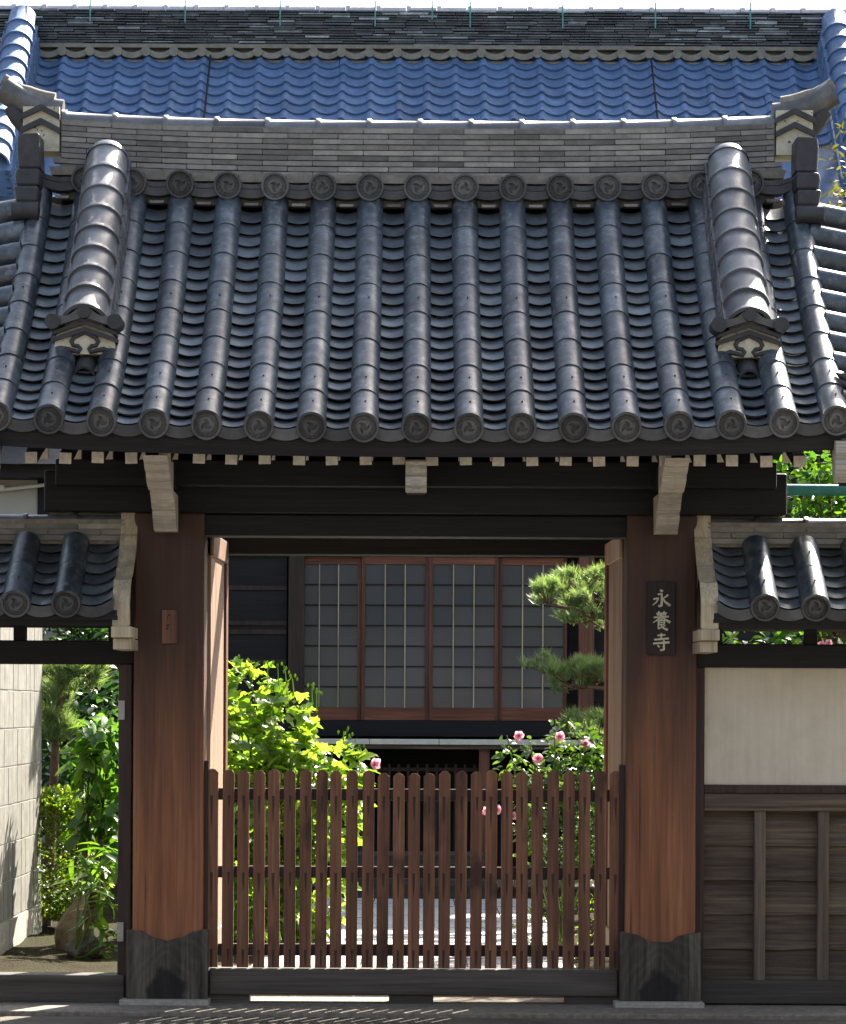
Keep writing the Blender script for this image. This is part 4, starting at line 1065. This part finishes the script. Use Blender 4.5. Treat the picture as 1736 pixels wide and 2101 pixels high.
MB().tube(lw, 0.004, 5).build('lightning_wire', M['black'], ridge_h)
# descending ridges of the hall
for sx, pxt, pxb in ((-1, 48, 2), (1, 1712, 1752)):
    a = U(pxt, 25, HY); xx = a.x
    fr0 = Vector((xx, HY, HZ))
    dm = MB()
    for (w0, w1, h0, h1) in ((-0.17, 0.17, 0.05, 0.33),):
        pts = []
        for s in (-0.1, 2.6):
            o_ = fr0 + ht * s
            pts += [o_ + Vector((w0, 0, 0)) + hn * h0, o_ + Vector((w1, 0, 0)) + hn * h0, o_ + Vector((w1 - .02, 0, 0)) + hn * h1, o_ + Vector((w0 + .02, 0, 0)) + hn * h1]
        dm.add(pts, [(0,1,5,4),(1,2,6,5),(2,3,7,6),(3,0,4,7),(0,3,2,1),(4,5,6,7)])
    dro = dm.build('hall_descending_ridge', M['hall'], hall)
    e2 = MB()
    for side in (-1, 1):
        for c in range(9):
            s = -0.1 + rnd.uniform(0, 0.2)
            while s < 2.55:
                w = rnd.uniform(0.16, 0.3); z0 = 0.07 + c * 0.03
                o_ = fr0 + ht * s; p_ = fr0 + ht * min(s + w - .008, 2.6)
                xa, xb = side * 0.12, side * (0.182 - 0.002 * c + rnd.uniform(0, .006))
                q = [o_ + Vector((xa,0,0)) + hn*z0, o_ + Vector((xb,0,0)) + hn*z0, p_ + Vector((xb,0,0)) + hn*z0, p_ + Vector((xa,0,0)) + hn*z0]
                e2.add(q + [p + hn * 0.021 for p in q], [(0,3,2,1),(4,5,6,7),(0,1,5,4),(1,2,6,5),(2,3,7,6),(3,0,4,7)])
                s += w
    e2.build('edge_tiles', M['hall'], dro, kind='stuff')
    hcd = arc_shell(0.142, 0.135, 0.30, 0, 180, 14, collar=0.012, thick=0.02).mesh('hall_cap_tile', M['hall'])
    for j in range(11):
        inst('hall_cap_tile', hcd, basis((1, 0, 0), upv, hn, fr0 + ht * (2.5 - j * 0.245) + hn * 0.335), dro)
# right gable edge: two pale rolls running down
for xx in (4.02,):
    for j in range(9):
        p0 = Vector((xx, HY, HZ)) + ht * (0.9 + j * 0.17) + hn * 0.17
        MB().tube([p0, p0 + ht * 0.14], 0.045, 8).build('gable_roll', M['hallcap'], hroof)

# ---- hall front wall
WY = 11.5
def wbox(px0, px1, py0, py1, y0, y1, name, mat, parent, bevel=0.0):
    a = U(px0, py1, y0); b = U(px1, py0, y0)
    return bx(min(a.x, b.x), max(a.x, b.x), y0, y1, min(a.z, b.z), max(a.z, b.z)).build(name, mat, parent, bevel=bevel)
bx(-5.0, 4.2, WY + 0.22, WY + 0.4, 0.3, 4.6).build('wall', M['darkwood'], hall)
bx(-5.0, 4.2, WY + 0.02, WY + 0.22, 2.94, 3.2).build('wall_beam', M['darkwood'], hall)
bx(-5.0, 4.2, WY - 0.06, WY + 0.25, 1.30, 1.44).build('wall_beam', M['darkwood'], hall)
for xp in (-1.08, 1.55):
    bx(xp - 0.07, xp + 0.07, WY, WY + 0.24, 1.44, 2.94).build('post', M['darkwoodZ'] if xp < 0 else M['gatewood'], hall)
# wooden shutter panel left of the windows
sh = bx(-1.72, -1.17, WY + 0.08, WY + 0.12, 1.44, 2.94).build('shutter', M['darkwood'], hall)
for z in (2.62, 2.30, 2.22, 1.95):
    bx(-1.72, -1.17, WY + 0.06, WY + 0.09, z, z + 0.04).build('shutter_rail', M['darkwoodZ'], sh)
# four sliding windows
zt, zb_ = 2.925, 1.445
edges = [607, 741, 880, 1023, 1165]
xe = [U(p, 1300, WY).x for p in edges]
for w in range(4):
    xa, xb = xe[w] + 0.002, xe[w + 1] - 0.002
    yy = WY + (0.05 if w in (1, 2) else 0.10)
    sw = 0.033
    win = bx(xa, xa + sw, yy, yy + 0.04, zb_, zt).box(xb - sw, xb, yy, yy + 0.04, zb_, zt).build('sliding_window', M['gatewood'], hall)
    bx(xa + sw, xb - sw, yy + 0.002, yy + 0.038, zt - 0.065, zt).build('top_rail', M['gatewoodX'], win)
    bx(xa + sw, xb - sw, yy + 0.002, yy + 0.038, zb_, zb_ + 0.115).build('bottom_rail', M['gatewoodX'], win)
    z0, z1 = zb_ + 0.115, zt - 0.065
    cw = (xb - xa - 2 * sw) / 3; rh = (z1 - z0) / 7
    pme = MB().box(-cw/2 + .001, cw/2 - .001, -0.002, 0.002, -rh/2 + .001, rh/2 - .001).mesh('pane', M['glass'])
    for c in range(3):
        for r_ in range(7):
            inst('pane', pme, Matrix.Translation((xa + sw + (c + .5) * cw, yy + 0.022, z0 + (r_ + .5) * rh)) @ Matrix.Rotation(rnd.uniform(-.014, .014), 4, 'X') @ Matrix.Rotation(rnd.uniform(-.010, .010), 4, 'Z'), win)
    for c in (1, 2):
        bx(xa + sw + c * cw - 0.0052, xa + sw + c * cw + 0.0052, yy + 0.004, yy + 0.018, z0, z1).build('upright_bar', M['palewood'], win)
    for r_ in range(1, 7):
        bx(xa + sw, xb - sw, yy + 0.0055, yy + 0.0165, z0 + r_ * rh - 0.006, z0 + r_ * rh + 0.006).build('cross_bar', M['darkwood'], win)
# veranda
VY = 10.4
bx(-4.5, 4.0, VY, WY + 0.2, 1.20, 1.262).build('veranda_floor', M['weather'], hall)
x = -1.6
while x < 3.6:
    bx(x, x + 0.60, VY - 0.03, VY + 0.02, 1.238, 1.285).build('veranda_edge', M['veranda'], hall, bevel=0.004)
    x += 0.604
for px in (430, 994, 1400):
    xx = U(px, 1560, VY).x
    bx(xx - 0.045, xx + 0.045, VY + 0.05, VY + 0.14, 0.0, 1.20).build('veranda_post', M['gatewood'], hall)
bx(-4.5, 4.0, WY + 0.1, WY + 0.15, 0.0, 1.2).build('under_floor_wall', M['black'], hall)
lat = bx(-1.6, 0.62, VY + 0.30, VY + 0.33, 1.00, 1.03).box(-1.6, 0.62, VY + 0.30, VY + 0.33, 0.1, 0.14).build('lattice', M['darkwoodZ'], hall)
for i in range(27):
    xx = -1.55 + i * 0.083
    bx(xx - 0.012, xx + 0.012, VY + 0.28, VY + 0.30, 0.1, 1.06).build('lattice_bar', M['darkwoodZ'], lat)
for k in range(2):
    bx(-0.62, 0.58, 8.8 + k * 0.4, 9.8, -0.02 + k * 0.19, 0.17 + k * 0.17).build('stone_step', M['sill'], hall, bevel=0.01)

# ================================================================== unseen house form behind the camera, added to block the low sky
th = empty('sky_blocker', (0, -20, 0), 'unseen long grey house form added across the street to block the low sky', 'house')
bx(-26, 26, -26, -18.0, -0.03, 8.6).build('house_wall', plain('slate_grey_cladding', (0.095, 0.102, 0.112), 0.85, 0.15, 3), th)
MB().prism([(-17.1, 8.5), (-22, 11.2), (-27, 8.5), (-27, 8.35), (-17.1, 8.35)], -26.5, 26.5, 'X').build('house_roof', M['oni'], th)
for i in range(12):
    bx(-24 + i * 4.1, -22 + i * 4.1, -18.0, -17.96, 3.6, 5.2).build('window', M['glass'], th)
    bx(-24 + i * 4.1, -21.6 + i * 4.1, -18.0, -17.95, 0.0, 2.2).build('door', M['darkwoodZ'], th)

# ================================================================== left neighbour pieces
bw = empty('block_wall', (-2.55, 3.2, 0), 'white tiled garden wall seen through the left doorway', 'wall')
wx = -2.50; wy0, wy1, wh = 1.9, 4.35, 2.12
bx(wx - 0.15, wx, wy0, wy1, -0.02, wh).build('wall_core', M['joint'], bw)
bkm = MB().box(-0.006, 0.006, -0.097, 0.097, -0.112, 0.112).mesh('wall_tile', M['wallblock'])
ty, tz = 0.205, 0.235
j = 0
while 0.24 + j * tz + tz < wh + 0.05:
    for i in range(12):
        inst('wall_tile', bkm, Matrix.Translation((wx - 0.003 + rnd.uniform(0, .002), wy0 + ty * (i + .5), 0.24 + tz * (j + .5))), bw)
    j += 1
for i in range(3):
    inst('wall_base_slab', MB().box(-0.01, 0.01, -0.40, 0.40, -0.12, 0.12).mesh('wall_base_slab', M['plinth']), Matrix.Translation((wx + 0.004, wy0 + 0.41 + i * 0.815, 0.115)), bw)
# neighbour house above the left wall
nh = empty('neighbour_house', (-5.2, 11.5, 0), 'grey neighbouring house behind the left side wall', 'house')
NY = 10.0
a = U(82, 1065, NY); xr = a.x
bx(-9.5, xr, NY, NY + 5, 0, 5.2).build('house_wall', M['housewall'], nh)
bx(xr - 0.02, xr + 0.075, NY - 0.02, NY + 0.2, 2.2, 4.0).build('corner_post', M['black'], nh)
zz = U(40, 985, NY).z
bx(-9.5, xr + 0.3, NY - 0.35, NY, zz, zz + 0.10).build('eave_gutter', M['darkwood'], nh)
bx(-9.5, xr - 0.3, NY - 0.10, NY - 0.0, zz - 0.09, zz - 0.05).build('house_trim', M['white'], nh)
zz2 = U(40, 1003, NY).z
MB().tube([(-9.5, NY - 0.06, zz2 - 0.02), (xr - 0.3, NY - 0.06, zz2 - 0.01), (xr + 0.05, NY - 0.06, zz2 + 0.03)], 0.018, 6).build('cable_pipe', M['white'], nh)
MB().prism([(NY - 0.5, zz + 0.10), (NY + 2.5, zz + 1.6), (NY + 5.5, zz + 0.1)], -9.5, xr + 0.3, 'X').build('house_roof', M['oni'], nh)

# teal rail on the right
tr = empty('teal_rail', (3.0, 2.2, 0), 'teal painted horizontal rail in front of the tree on the right', 'rail')
z0 = U(1680, 1008, 2.2).z
MB().tube([(1.6, 2.2, z0 + 0.01), (4.6, 2.2, z0)], 0.034, 12).build('rail_bar', M['teal'], tr)
for xx in (1.7, 4.5):
    MB().tube([(xx, 2.2, 0), (xx, 2.2, z0)], 0.03, 10).build('rail_post', M['teal'], tr)

# ================================================================== PLANTS
def leaf_shape(kind, s=1.0):
    """returns verts (x across, y along, z) and faces for one leaf, stalk at origin"""
    if kind == 'lobed':
        out = [(0, 0), (0.30, -0.06), (0.42, 0.16), (0.34, 0.30), (0.50, 0.52), (0.24, 0.56), (0.16, 0.78), (0, 1.0)]
    elif kind == 'oval':
        out = [(0, 0), (0.16, 0.12), (0.25, 0.35), (0.23, 0.6), (0.12, 0.85), (0, 1.0)]
    elif kind == 'blade':
        out = [(0, 0), (0.07, 0.2), (0.09, 0.5), (0.06, 0.8), (0, 1.0)]
    else:
        out = [(0, 0), (0.22, 0.35), (0.14, 0.75), (0, 1.0)]
    mid = [p for p in out]
    v = []; f = []
    n = len(out)
    droop = 0.22 if kind != 'blade' else 0.55
    for x, y in out: v.append((0, y * s, -droop * y * y * s))                    # midrib
    for x, y in out: v.append((x * s, y * s, (-droop * y * y + 0.22 * x) * s))
    for x, y in out: v.append((-x * s, y * s, (-droop * y * y + 0.22 * x) * s))
    for k in range(n - 1):
        if k == 0:
            f += [(0, n + 1, 1), (0, 1, 2 * n + 1)]
        elif k == n - 2:
            f += [(k, n + k, n - 1), (k, n - 1, 2 * n + k)]
        else:
            f += [(k, n + k, n + k + 1, k + 1), (k, k + 1, 2 * n + k + 1, 2 * n + k)]
    return v, f
LM = {}
def leaf_me(kind, mat):
    key = (kind, mat.name)
    if key not in LM:
        v, f = leaf_shape(kind); m = MB(); m.add(v, f, True); me = bpy.data.meshes.new('leaf')
        me.from_pydata(m.v, [], m.f); me.materials.append(mat); me.polygons.foreach_set('use_smooth', m.sm); me.update(); LM[key] = me
    return LM[key]
def rot_to(d, roll):
    d = d.normalized(); up = Vector((0, 0, 1))
    s = d.cross(up)
    if s.length < 1e-3: s = Vector((1, 0, 0))
    s.normalize(); n = s.cross(d)
    return basis(s, d, n, (0, 0, 0)) @ Matrix.Rotation(roll, 4, 'Y')
def foliage(parent, places, kind, mat, n_obj, name='foliage'):
    """places: list of (pos, dir, roll, size); the nearest become leaves of their own"""
    places = sorted(places, key=lambda p: p[0].y - p[3] * 6)
    me = leaf_me(kind, mat)
    for p in places[:n_obj]:
        inst('leaf', me, Matrix.Translation(p[0]) @ rot_to(p[1], p[2]) @ Matrix.Scale(p[3], 4), parent)
    if len(places) > n_obj:
        v, f = leaf_shape(kind); mb = MB()
        for p in places[n_obj:]:
            mb.add(v, f, True, Matrix.Translation(p[0]) @ rot_to(p[1], p[2]) @ Matrix.Scale(p[3], 4))
        o_ = Vector((0, 0, 0))
        me2 = bpy.data.meshes.new(name); me2.from_pydata(mb.v, [], mb.f); me2.polygons.foreach_set('use_smooth', mb.sm); me2.materials.append(mat); me2.update()
        o = bpy.data.objects.new(name, me2); link(o, Matrix.Identity(4), parent); o['kind'] = 'stuff'
def rdir(zmin=-0.6, zmax=0.9):
    a = rnd.uniform(0, 2 * math.pi); z = rnd.uniform(zmin, zmax); r = math.sqrt(max(0, 1 - z * z))
    return Vector((r * math.cos(a), r * math.sin(a), z))
def blob_places(blobs, n, s0, s1, out=0.6, droop=-0.2, shell=0.55):
    """leaves spread through ellipsoids (centre, radii), denser to the outside"""
    tot = sum(b[1][0] * b[1][1] * b[1][2] for b in blobs); res = []
    for c, r in blobs:
        k = max(4, int(n * (r[0] * r[1] * r[2]) ** 0.8 / sum((b[1][0] * b[1][1] * b[1][2]) ** 0.8 for b in blobs)))
        for _ in range(k):
            d = rdir(-1, 1); t = rnd.uniform(shell, 1.0) ** 0.7
            pos = Vector((c[0] + d.x * r[0] * t, c[1] + d.y * r[1] * t, c[2] + d.z * r[2] * t))
            dd = (d * out + rdir() * 0.7 + Vector((0, 0, droop)))
            if dd.length < .1: dd = Vector((0, 0, 1))
            res.append((pos, dd, rnd.uniform(-.9, .9), rnd.uniform(s0, s1)))
    return res
def branches(parent, base, tips, r0, mat, name='branch'):
    for t in tips:
        b = Vector(base); t = Vector(t); m_ = b.lerp(t, 0.5) + Vector((rnd.uniform(-.08, .08), rnd.uniform(-.08, .08), rnd.uniform(0, .1)))
        MB().tube([b, b.lerp(m_, .5), m_, m_.lerp(t, .6), t], [r0, r0 * .85, r0 * .7, r0 * .5, r0 * .3], 7).build(name, mat, parent)

def flower(parent, pos, size, facing, n=5):
    m = MB(); v, f = leaf_shape('oval')
    fd = facing.normalized(); e1 = fd.cross(Vector((0, 0, 1))).normalized(); e2 = e1.cross(fd)
    for ring, (open_, sc) in enumerate(((1.0, 1.0), (0.55, 0.8), (0.2, 0.55))):
        for k in range(n):
            w_ = 2 * math.pi * (k + .5 * ring) / n + rnd.uniform(-.2, .2)
            rad = e1 * math.cos(w_) + e2 * math.sin(w_); d = (rad * open_ + fd * (1.1 - open_ * .75)).normalized()
            nn = (fd - d * fd.dot(d)).normalized(); sd = d.cross(nn)
            m.add([(a * 1.8, b, -c * .8) for a, b, c in v], f, True, basis(sd, d, nn, pos) @ Matrix.Scale(size * sc * rnd.uniform(.85, 1.1), 4))
    m.build('flower', L['petal'], parent)
    MB().tube([pos, pos + facing.normalized() * size * 0.5], [size * .1, size * .06], 6).build('flower_centre', M['letter'], parent)

# ---- hibiscus shrub in the opening, left
hib = empty('hibiscus_shrub', (-0.85, 4.0, 0), 'bright lime-green leafy shrub behind the left half of the picket gate', 'shrub')
Hy = 4.0
def hb(px, py, rx, ry, rz, dy=0.0):
    p = U(px, py, Hy + dy); return ((p.x, p.y, p.z), (rx, ry, rz))
blobs = [hb(515, 1430, .20, .25, .26), hb(500, 1540, .30, .3, .3, -.1), hb(585, 1500, .22, .3, .3), hb(620, 1590, .26, .3, .26, -.15), hb(690, 1570, .22, .25, .18), hb(540, 1650, .35, .35, .35), hb(660, 1680, .28, .3, .3), hb(720, 1620, .12, .2, .15),
         hb(520, 1780, .35, .35, .4, .1), hb(630, 1800, .30, .3, .4, .1), hb(560, 1900, .3, .3, .25, .1), hb(480, 1680, .25, .3, .5, .2)]
pl_ = blob_places(blobs, 2500, 0.05, 0.125, 0.35, -0.25, 0.6)
foliage(hib, pl_, 'lobed', L['hib'], 290)
branches(hib, (-0.85, 4.05, 0), [tuple(Vector(b[0]) + Vector((rnd.uniform(-.1, .1), 0, b[1][2] * .6))) for b in blobs[:9]], 0.016, M['stem'])
# bud sprigs at the top
bud = MB()
for px, py in ((495, 1352), (515, 1356), (570, 1362), (585, 1372), (650, 1420), (640, 1405), (600, 1392), (705, 1500), (715, 1512), (740, 1535), (550, 1360)):
    p = U(px, py, Hy - .05)
    bud.tube([p - Vector((rnd.uniform(-.02, .02), 0, .14)), p], [0.004, 0.003], 5)
    for q in range(4):
        c_ = p + Vector((rnd.uniform(-.035, .035), rnd.uniform(-.03, .03), rnd.uniform(-.03, .02)))
        bud.tube([c_ - Vector((0, 0, .012)), c_, c_ + Vector((0, 0, .014))], [.004, .010, .003], 6)
bud.build('flower_buds', L['hib'], hib, kind='stuff')
p = U(768, 1568, Hy - .1); flower(hib, p, 0.05, Vector((.5, -.8, .1)))

# ---- flowering bush on the right
rose = empty('flowering_bush', (0.95, 3.6, 0), 'dark green bush with pink flowers behind the right half of the picket gate', 'bush')
Ry = 3.6
def rb(px, py, rx, ry, rz, dy=0.0):
    p = U(px, py, Ry + dy); return ((p.x, p.y, p.z), (rx, ry, rz))
blobs = [rb(1040, 1560, .07, .12, .16), rb(1085, 1570, .08, .12, .18), rb(1140, 1540, .09, .15, .2), rb(1200, 1540, .13, .2, .2), rb(1240, 1580, .15, .2, .22), rb(1180, 1610, .25, .25, .2), rb(1090, 1630, .16, .2, .2), rb(1160, 1700, .30, .3, .3), rb(1230, 1720, .28, .3, .35), rb(1100, 1720, .14, .2, .2)]
pl_ = blob_places(blobs, 1900, 0.04, 0.08, 0.4, -0.1, 0.3)
foliage(rose, pl_, 'oval', L['rose'], 220)
branches(rose, (0.95, 3.65, 0), [tuple(Vector(b[0]) + Vector((0, 0, b[1][2]))) for b in blobs], 0.012, M['stem'])
for px, py, s in ((1065, 1510, .052), (1105, 1556, .05), (1200, 1528, .055), (1150, 1512, .05), (1000, 1664, .045), (1020, 1662, .05), (1052, 1675, .045), (985, 1668, .04)):
    flower(rose, U(px, py, Ry - .12), s * .8, Vector((rnd.uniform(-.5, .3), -1, rnd.uniform(0, .5))), 6)
# low round shrub and small hedge seen between the pickets
def low_shrub(name, label, px, py, Y, rad, n, mat, s0, s1, cat='shrub', nobj=0, kind='tiny'):
    p = U(px, py, Y); root = empty(name, (p.x, Y, 0), label, cat)
    foliage(root, blob_places([((p.x, Y, p.z), rad)], n, s0, s1, 0.8, 0.2, 0.75), kind, mat, nobj)
    branches(root, (p.x, Y, 0), [(p.x + rnd.uniform(-.5, .5) * rad[0], Y + rnd.uniform(-.3, .3) * rad[1], p.z + rad[2] * .3) for _ in range(4)], 0.012, M['bark'])
    return root
low_shrub('clipped_shrub', 'small round yellow-green shrub low behind the right side of the picket gate', 1190, 1905, 3.0, (.42, .3, .2), 900, L['hedge'], .02, .04)

# ---- pine with layered pads on the right
def needle_tuft(mb, pos, d, n, ln, w):
    w *= 1.9; d = d.normalized()
    for _ in range(n):
        t = (d + rdir(-1, 1) * 0.75).normalized(); s = t.cross(rdir(-1, 1))
        if s.length < 1e-3: continue
        s.normalize(); l = ln * rnd.uniform(.7, 1.1)
        b = pos - d * rnd.uniform(0, .05)
        mb.add([b - s * w, b + s * w, b + t * l], [(0, 1, 2)])
pine = empty('pine_tree', (2.1, 7.2, 0), 'pine tree with layered needle pads in front of the hall windows', 'tree')
Py = 7.0
def pad(c, r, n, nn=20, ln=.085, name='needle_pad', parent=pine):
    """uneven pad: small upward-tufted clumps on twigs, with gaps between"""
    mb = MB(); tw = MB(); k = max(3, n // 9)
    for _ in range(k):
        a = rnd.uniform(0, 2 * math.pi); q = math.sqrt(rnd.random()) * 1.08
        x_, y_ = q * math.cos(a), q * math.sin(a)
        cc = Vector((c[0] + x_ * r[0], c[1] + y_ * r[1], c[2] + rnd.uniform(-.8, 1.0) * r[2] * math.sqrt(max(.12, 1 - q * q * .8))))
        tw.tube([Vector((c[0] + x_ * r[0] * .2, c[1], c[2] - r[2] * .7)), cc - Vector((0, 0, .03))], [.006, .003], 5)
        for _ in range(rnd.randint(5, 10)):
            pos = cc + Vector((rnd.uniform(-1, 1) * .055, rnd.uniform(-1, 1) * .055, rnd.uniform(-.5, 1) * .025))
            needle_tuft(mb, pos, Vector((x_ * .5 + rnd.uniform(-.4, .4), y_ * .5 - .1, .8)), nn, ln * rnd.uniform(.8, 1.15), .0017)
    me = bpy.data.meshes.new(name); me.from_pydata(mb.v, [], mb.f); me.materials.append(L['pine']); me.update()
    o = bpy.data.objects.new(name, me); link(o, Matrix.Identity(4), parent); o['kind'] = 'stuff'
    t_ = tw.build('twig', M['pinebark'], parent); t_['kind'] = 'stuff'
def pp(px, py, dy=0): p = U(px, py, Py + dy); return (p.x, p.y, p.z)
pad(pp(1128, 1215), (.16, .2, .13), 85)
pad(pp(1195, 1185), (.2, .25, .13), 130)
pad(pp(1235, 1225), (.24, .3, .17), 150)
pad(pp(1190, 1258), (.16, .25, .10), 75)
pad(pp(1260, 1275, .1), (.25, .25, .1), 80)
pad(pp(1130, 1365, .6), (.17, .25, .09), 70)
pad(pp(1190, 1390, .6), (.3, .3, .13), 170)
pad(pp(1240, 1375, .6), (.25, .3, .12), 90)
pad(pp(1170, 1478, .8), (.14, .2, .1), 60)
pad(pp(1225, 1500, .8), (.25, .25, .14), 120)
pad(pp(1340, 1200), (.4, .4, .25), 160)
MB().tube([(2.1, 7.2, -0.05), (2.0, 7.15, .7), (2.15, 7.1, 1.5), (1.95, 7.05, 2.2), (2.05, 7.0, 2.9)], [.11, .10, .085, .07, .04], 10).build('trunk', M['pinebark'], pine)
branches(pine, (1.98, 7.06, 2.05), [pp(1180, 1260), pp(1130, 1240), pp(1235, 1250), pp(1220, 1230)], .035, M['pinebark'])
branches(pine, (2.12, 7.1, 1.5), [pp(1170, 1405, .6), pp(1235, 1390, .6)], .03, M['pinebark'])
branches(pine, (2.05, 7.12, 1.0), [pp(1180, 1490, .8), pp(1225, 1515, .8)], .025, M['pinebark'])

# ---- plants in the left doorway
Ly = 4.9
lp = empty('pine_sapling', (-2.4, 4.6, 0), 'light green pine sprays beside the white wall, top of the left doorway', 'tree')
def lpp(px, py, Y): p = U(px, py, Y); return (p.x, p.y, p.z)
for px, py, n in ((115, 1385, 26), (150, 1375, 26), (175, 1395, 16), (110, 1430, 22), (140, 1420, 14), (100, 1470, 20), (120, 1490, 22), (140, 1505, 14), (185, 1375, 14)):
    pad(lpp(px, py, 4.6), (.11, .12, .07), n + 14, 22, .14, 'needle_spray', lp)
MB().tube([(-2.5, 4.65, 0), (-2.46, 4.62, .8), (-2.42, 4.6, 1.5), (-2.35, 4.6, 1.9)], [.04, .035, .025, .01], 8).build('trunk', M['pinebark'], lp)
dt = empty('evergreen_tree', (-2.6, 6.6, 0), 'dark evergreen tree filling the back of the left doorway', 'tree')
bl = []
for px, py, r in ((140, 1330, .5), (200, 1400, .5), (120, 1450, .5), (220, 1500, .5), (110, 1560, .5), (190, 1600, .5), (240, 1330, .5), (60, 1320, .5), (260, 1620, .5), (150, 1700, .5)):
    p = U(px, py, 6.4); bl.append(((p.x, p.y, p.z), (r, .4, .42)))
for px, py, r in ((105, 1530, .22), (150, 1560, .22), (120, 1600, .2), (190, 1450, .2), (215, 1420, .2)):
    p = U(px, py, 5.1); bl.append(((p.x, p.y, p.z), (r, .15, r)))
foliage(dt, blob_places(bl, 5200, .06, .11, .6, -.1, .45), 'oval', L['dark'], 0)
MB().tube([(-2.6, 6.7, 0), (-2.55, 6.7, 1), (-2.5, 6.6, 2.2)], [.09, .07, .04], 8).build('trunk', M['bark'], dt)
bs = empty('broad_leaf_shrub', (-2.15, 3.5, 0), 'shrub with large drooping leaves at the right of the left doorway', 'shrub')
bl = []
for px, py, r in ((185, 1505, .10), (218, 1530, .13), (170, 1560, .10), (212, 1590, .16), (235, 1650, .18), (205, 1680, .14), (175, 1650, .08), (240, 1740, .14), (195, 1485, .06), (228, 1490, .09), (165, 1710, .06)):
    p = U(px, py, 3.5); bl.append(((p.x, p.y, p.z), (r, .2, r)))
foliage(bs, blob_places(bl, 360, .08, .15, .5, -.55, .3), 'oval', L['broad'], 170)
branches(bs, (-2.1, 3.55, 0), [b[0] for b in bl], .014, M['bark'])
low_shrub('clipped_hedge', 'rounded hedge with bright yellow-green top beside the white wall', 120, 1750, 4.5, (.40, .36, .44), 9500, L['hedge'], .026, .050, 'hedge')
ly = empty('blade_leaf_plant', (-2.05, 2.4, 0.05), 'plant with long arching pointed leaves at the foot of the left doorway', 'plant')
pls = []
stems = []
for px, py in ((160, 1765), (185, 1790), (215, 1745), (230, 1760), (200, 1830), (225, 1850), (185, 1880), (215, 1910), (230, 1930), (195, 1950), (170, 1820), (205, 1780), (200, 1975), (185, 1985)):
    p = U(px, py, 2.4); stems.append(tuple(p))
    for _ in range(8):
        d = rdir(-.4, .5); pls.append((p + rdir(-1, 1) * .04, d, rnd.uniform(-.6, .6), rnd.uniform(.12, .22)))
foliage(ly, pls, 'blade', L['lily'], 110)
branches(ly, (-2.05, 2.42, 0.02), stems, .008, M['stem'], 'stem')
# rocks
def rock(name, px, py, Y, sx, sy, sz, mat, label, seed, tip=0.0):
    p = U(px, py, Y); bm = bmesh.new(); bmesh.ops.create_icosphere(bm, subdivisions=3, radius=1)
    for v in bm.verts:
        d = v.co.normalized(); k = 1 + .28 * mnoise.noise(d * 1.6 + Vector((seed, 0, 0))) + .10 * mnoise.noise(d * 4 + Vector((0, seed, 0)))
        taper = 1 - 0.55 * max(0, d.z)
        v.co = Vector((d.x * sx * k * taper + tip * max(0, d.z), d.y * sy * k * taper, d.z * sz * k))
    me = bpy.data.meshes.new(name); bm.to_mesh(me); bm.free(); me.materials.append(mat)
    o = bpy.data.objects.new(name, me); link(o, Matrix.Translation((p.x, p.y, max(0.0, p.z))), None); tag(o, label, 'rock')
rock('garden_rock', 140, 1905, 2.9, .095, .11, .22, M['rock'], 'upright brown pointed rock below the hedge in the left doorway', 3, .09)
rock('garden_rock', 172, 1940, 2.5, .11, .11, .10, M['rockg'], 'low dark grey rock in front of the brown pointed rock', 8, .02)

# ---- tree on the right behind the side wall
rt = empty('camellia_tree', (2.75, 3.6, 0), 'glossy-leaved evergreen tree behind the right side wall', 'tree')
bl = []
for px, py, r in ((1640, 1000, .28), (1700, 960, .3), (1740, 1030, .35), (1660, 1060, .25), (1800, 1000, .4), (1560, 1055, .18), (1480, 1058, .15), (1700, 1120, .3), (1780, 1200, .4), (1560, 1330, .25), (1640, 1320, .25), (1720, 1325, .3), (1500, 1325, .15), (1820, 900, .35), (1680, 940, .12)):
    p = U(px, py, 3.6); bl.append(((p.x, p.y, p.z), (r, .3, r * .8)))
foliage(rt, blob_places(bl, 1500, .06, .10, .5, -.15, .3), 'oval', L['broad'], 160)
MB().tube([(2.8, 3.7, 0), (2.78, 3.7, 1), (2.75, 3.65, 2), (2.7, 3.6, 2.6)], [.07, .06, .045, .02], 8).build('trunk', M['bark'], rt)
branches(rt, (2.78, 3.68, 1.6), [b[0] for b in bl], .02, M['bark'])
for px, py in ((1686, 1323), (1700, 1320)):
    flower(rt, U(px, py, 3.2), .03, Vector((0, -1, .3)), 6)
# tall mossy conifer at the right edge
cf = empty('conifer_tree', (3.55, 6.0, 0), 'tall brownish-green conifer at the right edge, rising beside the gate roof', 'tree')
bl = []
for i in range(17):
    t = i / 16; z = 1.6 + 4.3 * t; r = .62 * (1 - t) ** .6 + .12
    bl.append(((3.5 - .32 * t + rnd.uniform(-.1, .1), 6.0 + rnd.uniform(-.15, .15), z), (r, r, .32)))
foliage(cf, blob_places(bl, 5200, .05, .10, .5, -.1, .3), 'tiny', L['moss'], 0)
MB().tube([(3.5, 6, 0), (3.4, 6, 3), (3.18, 6, 5.8)], [.12, .08, .02], 8).build('trunk', M['bark'], cf)
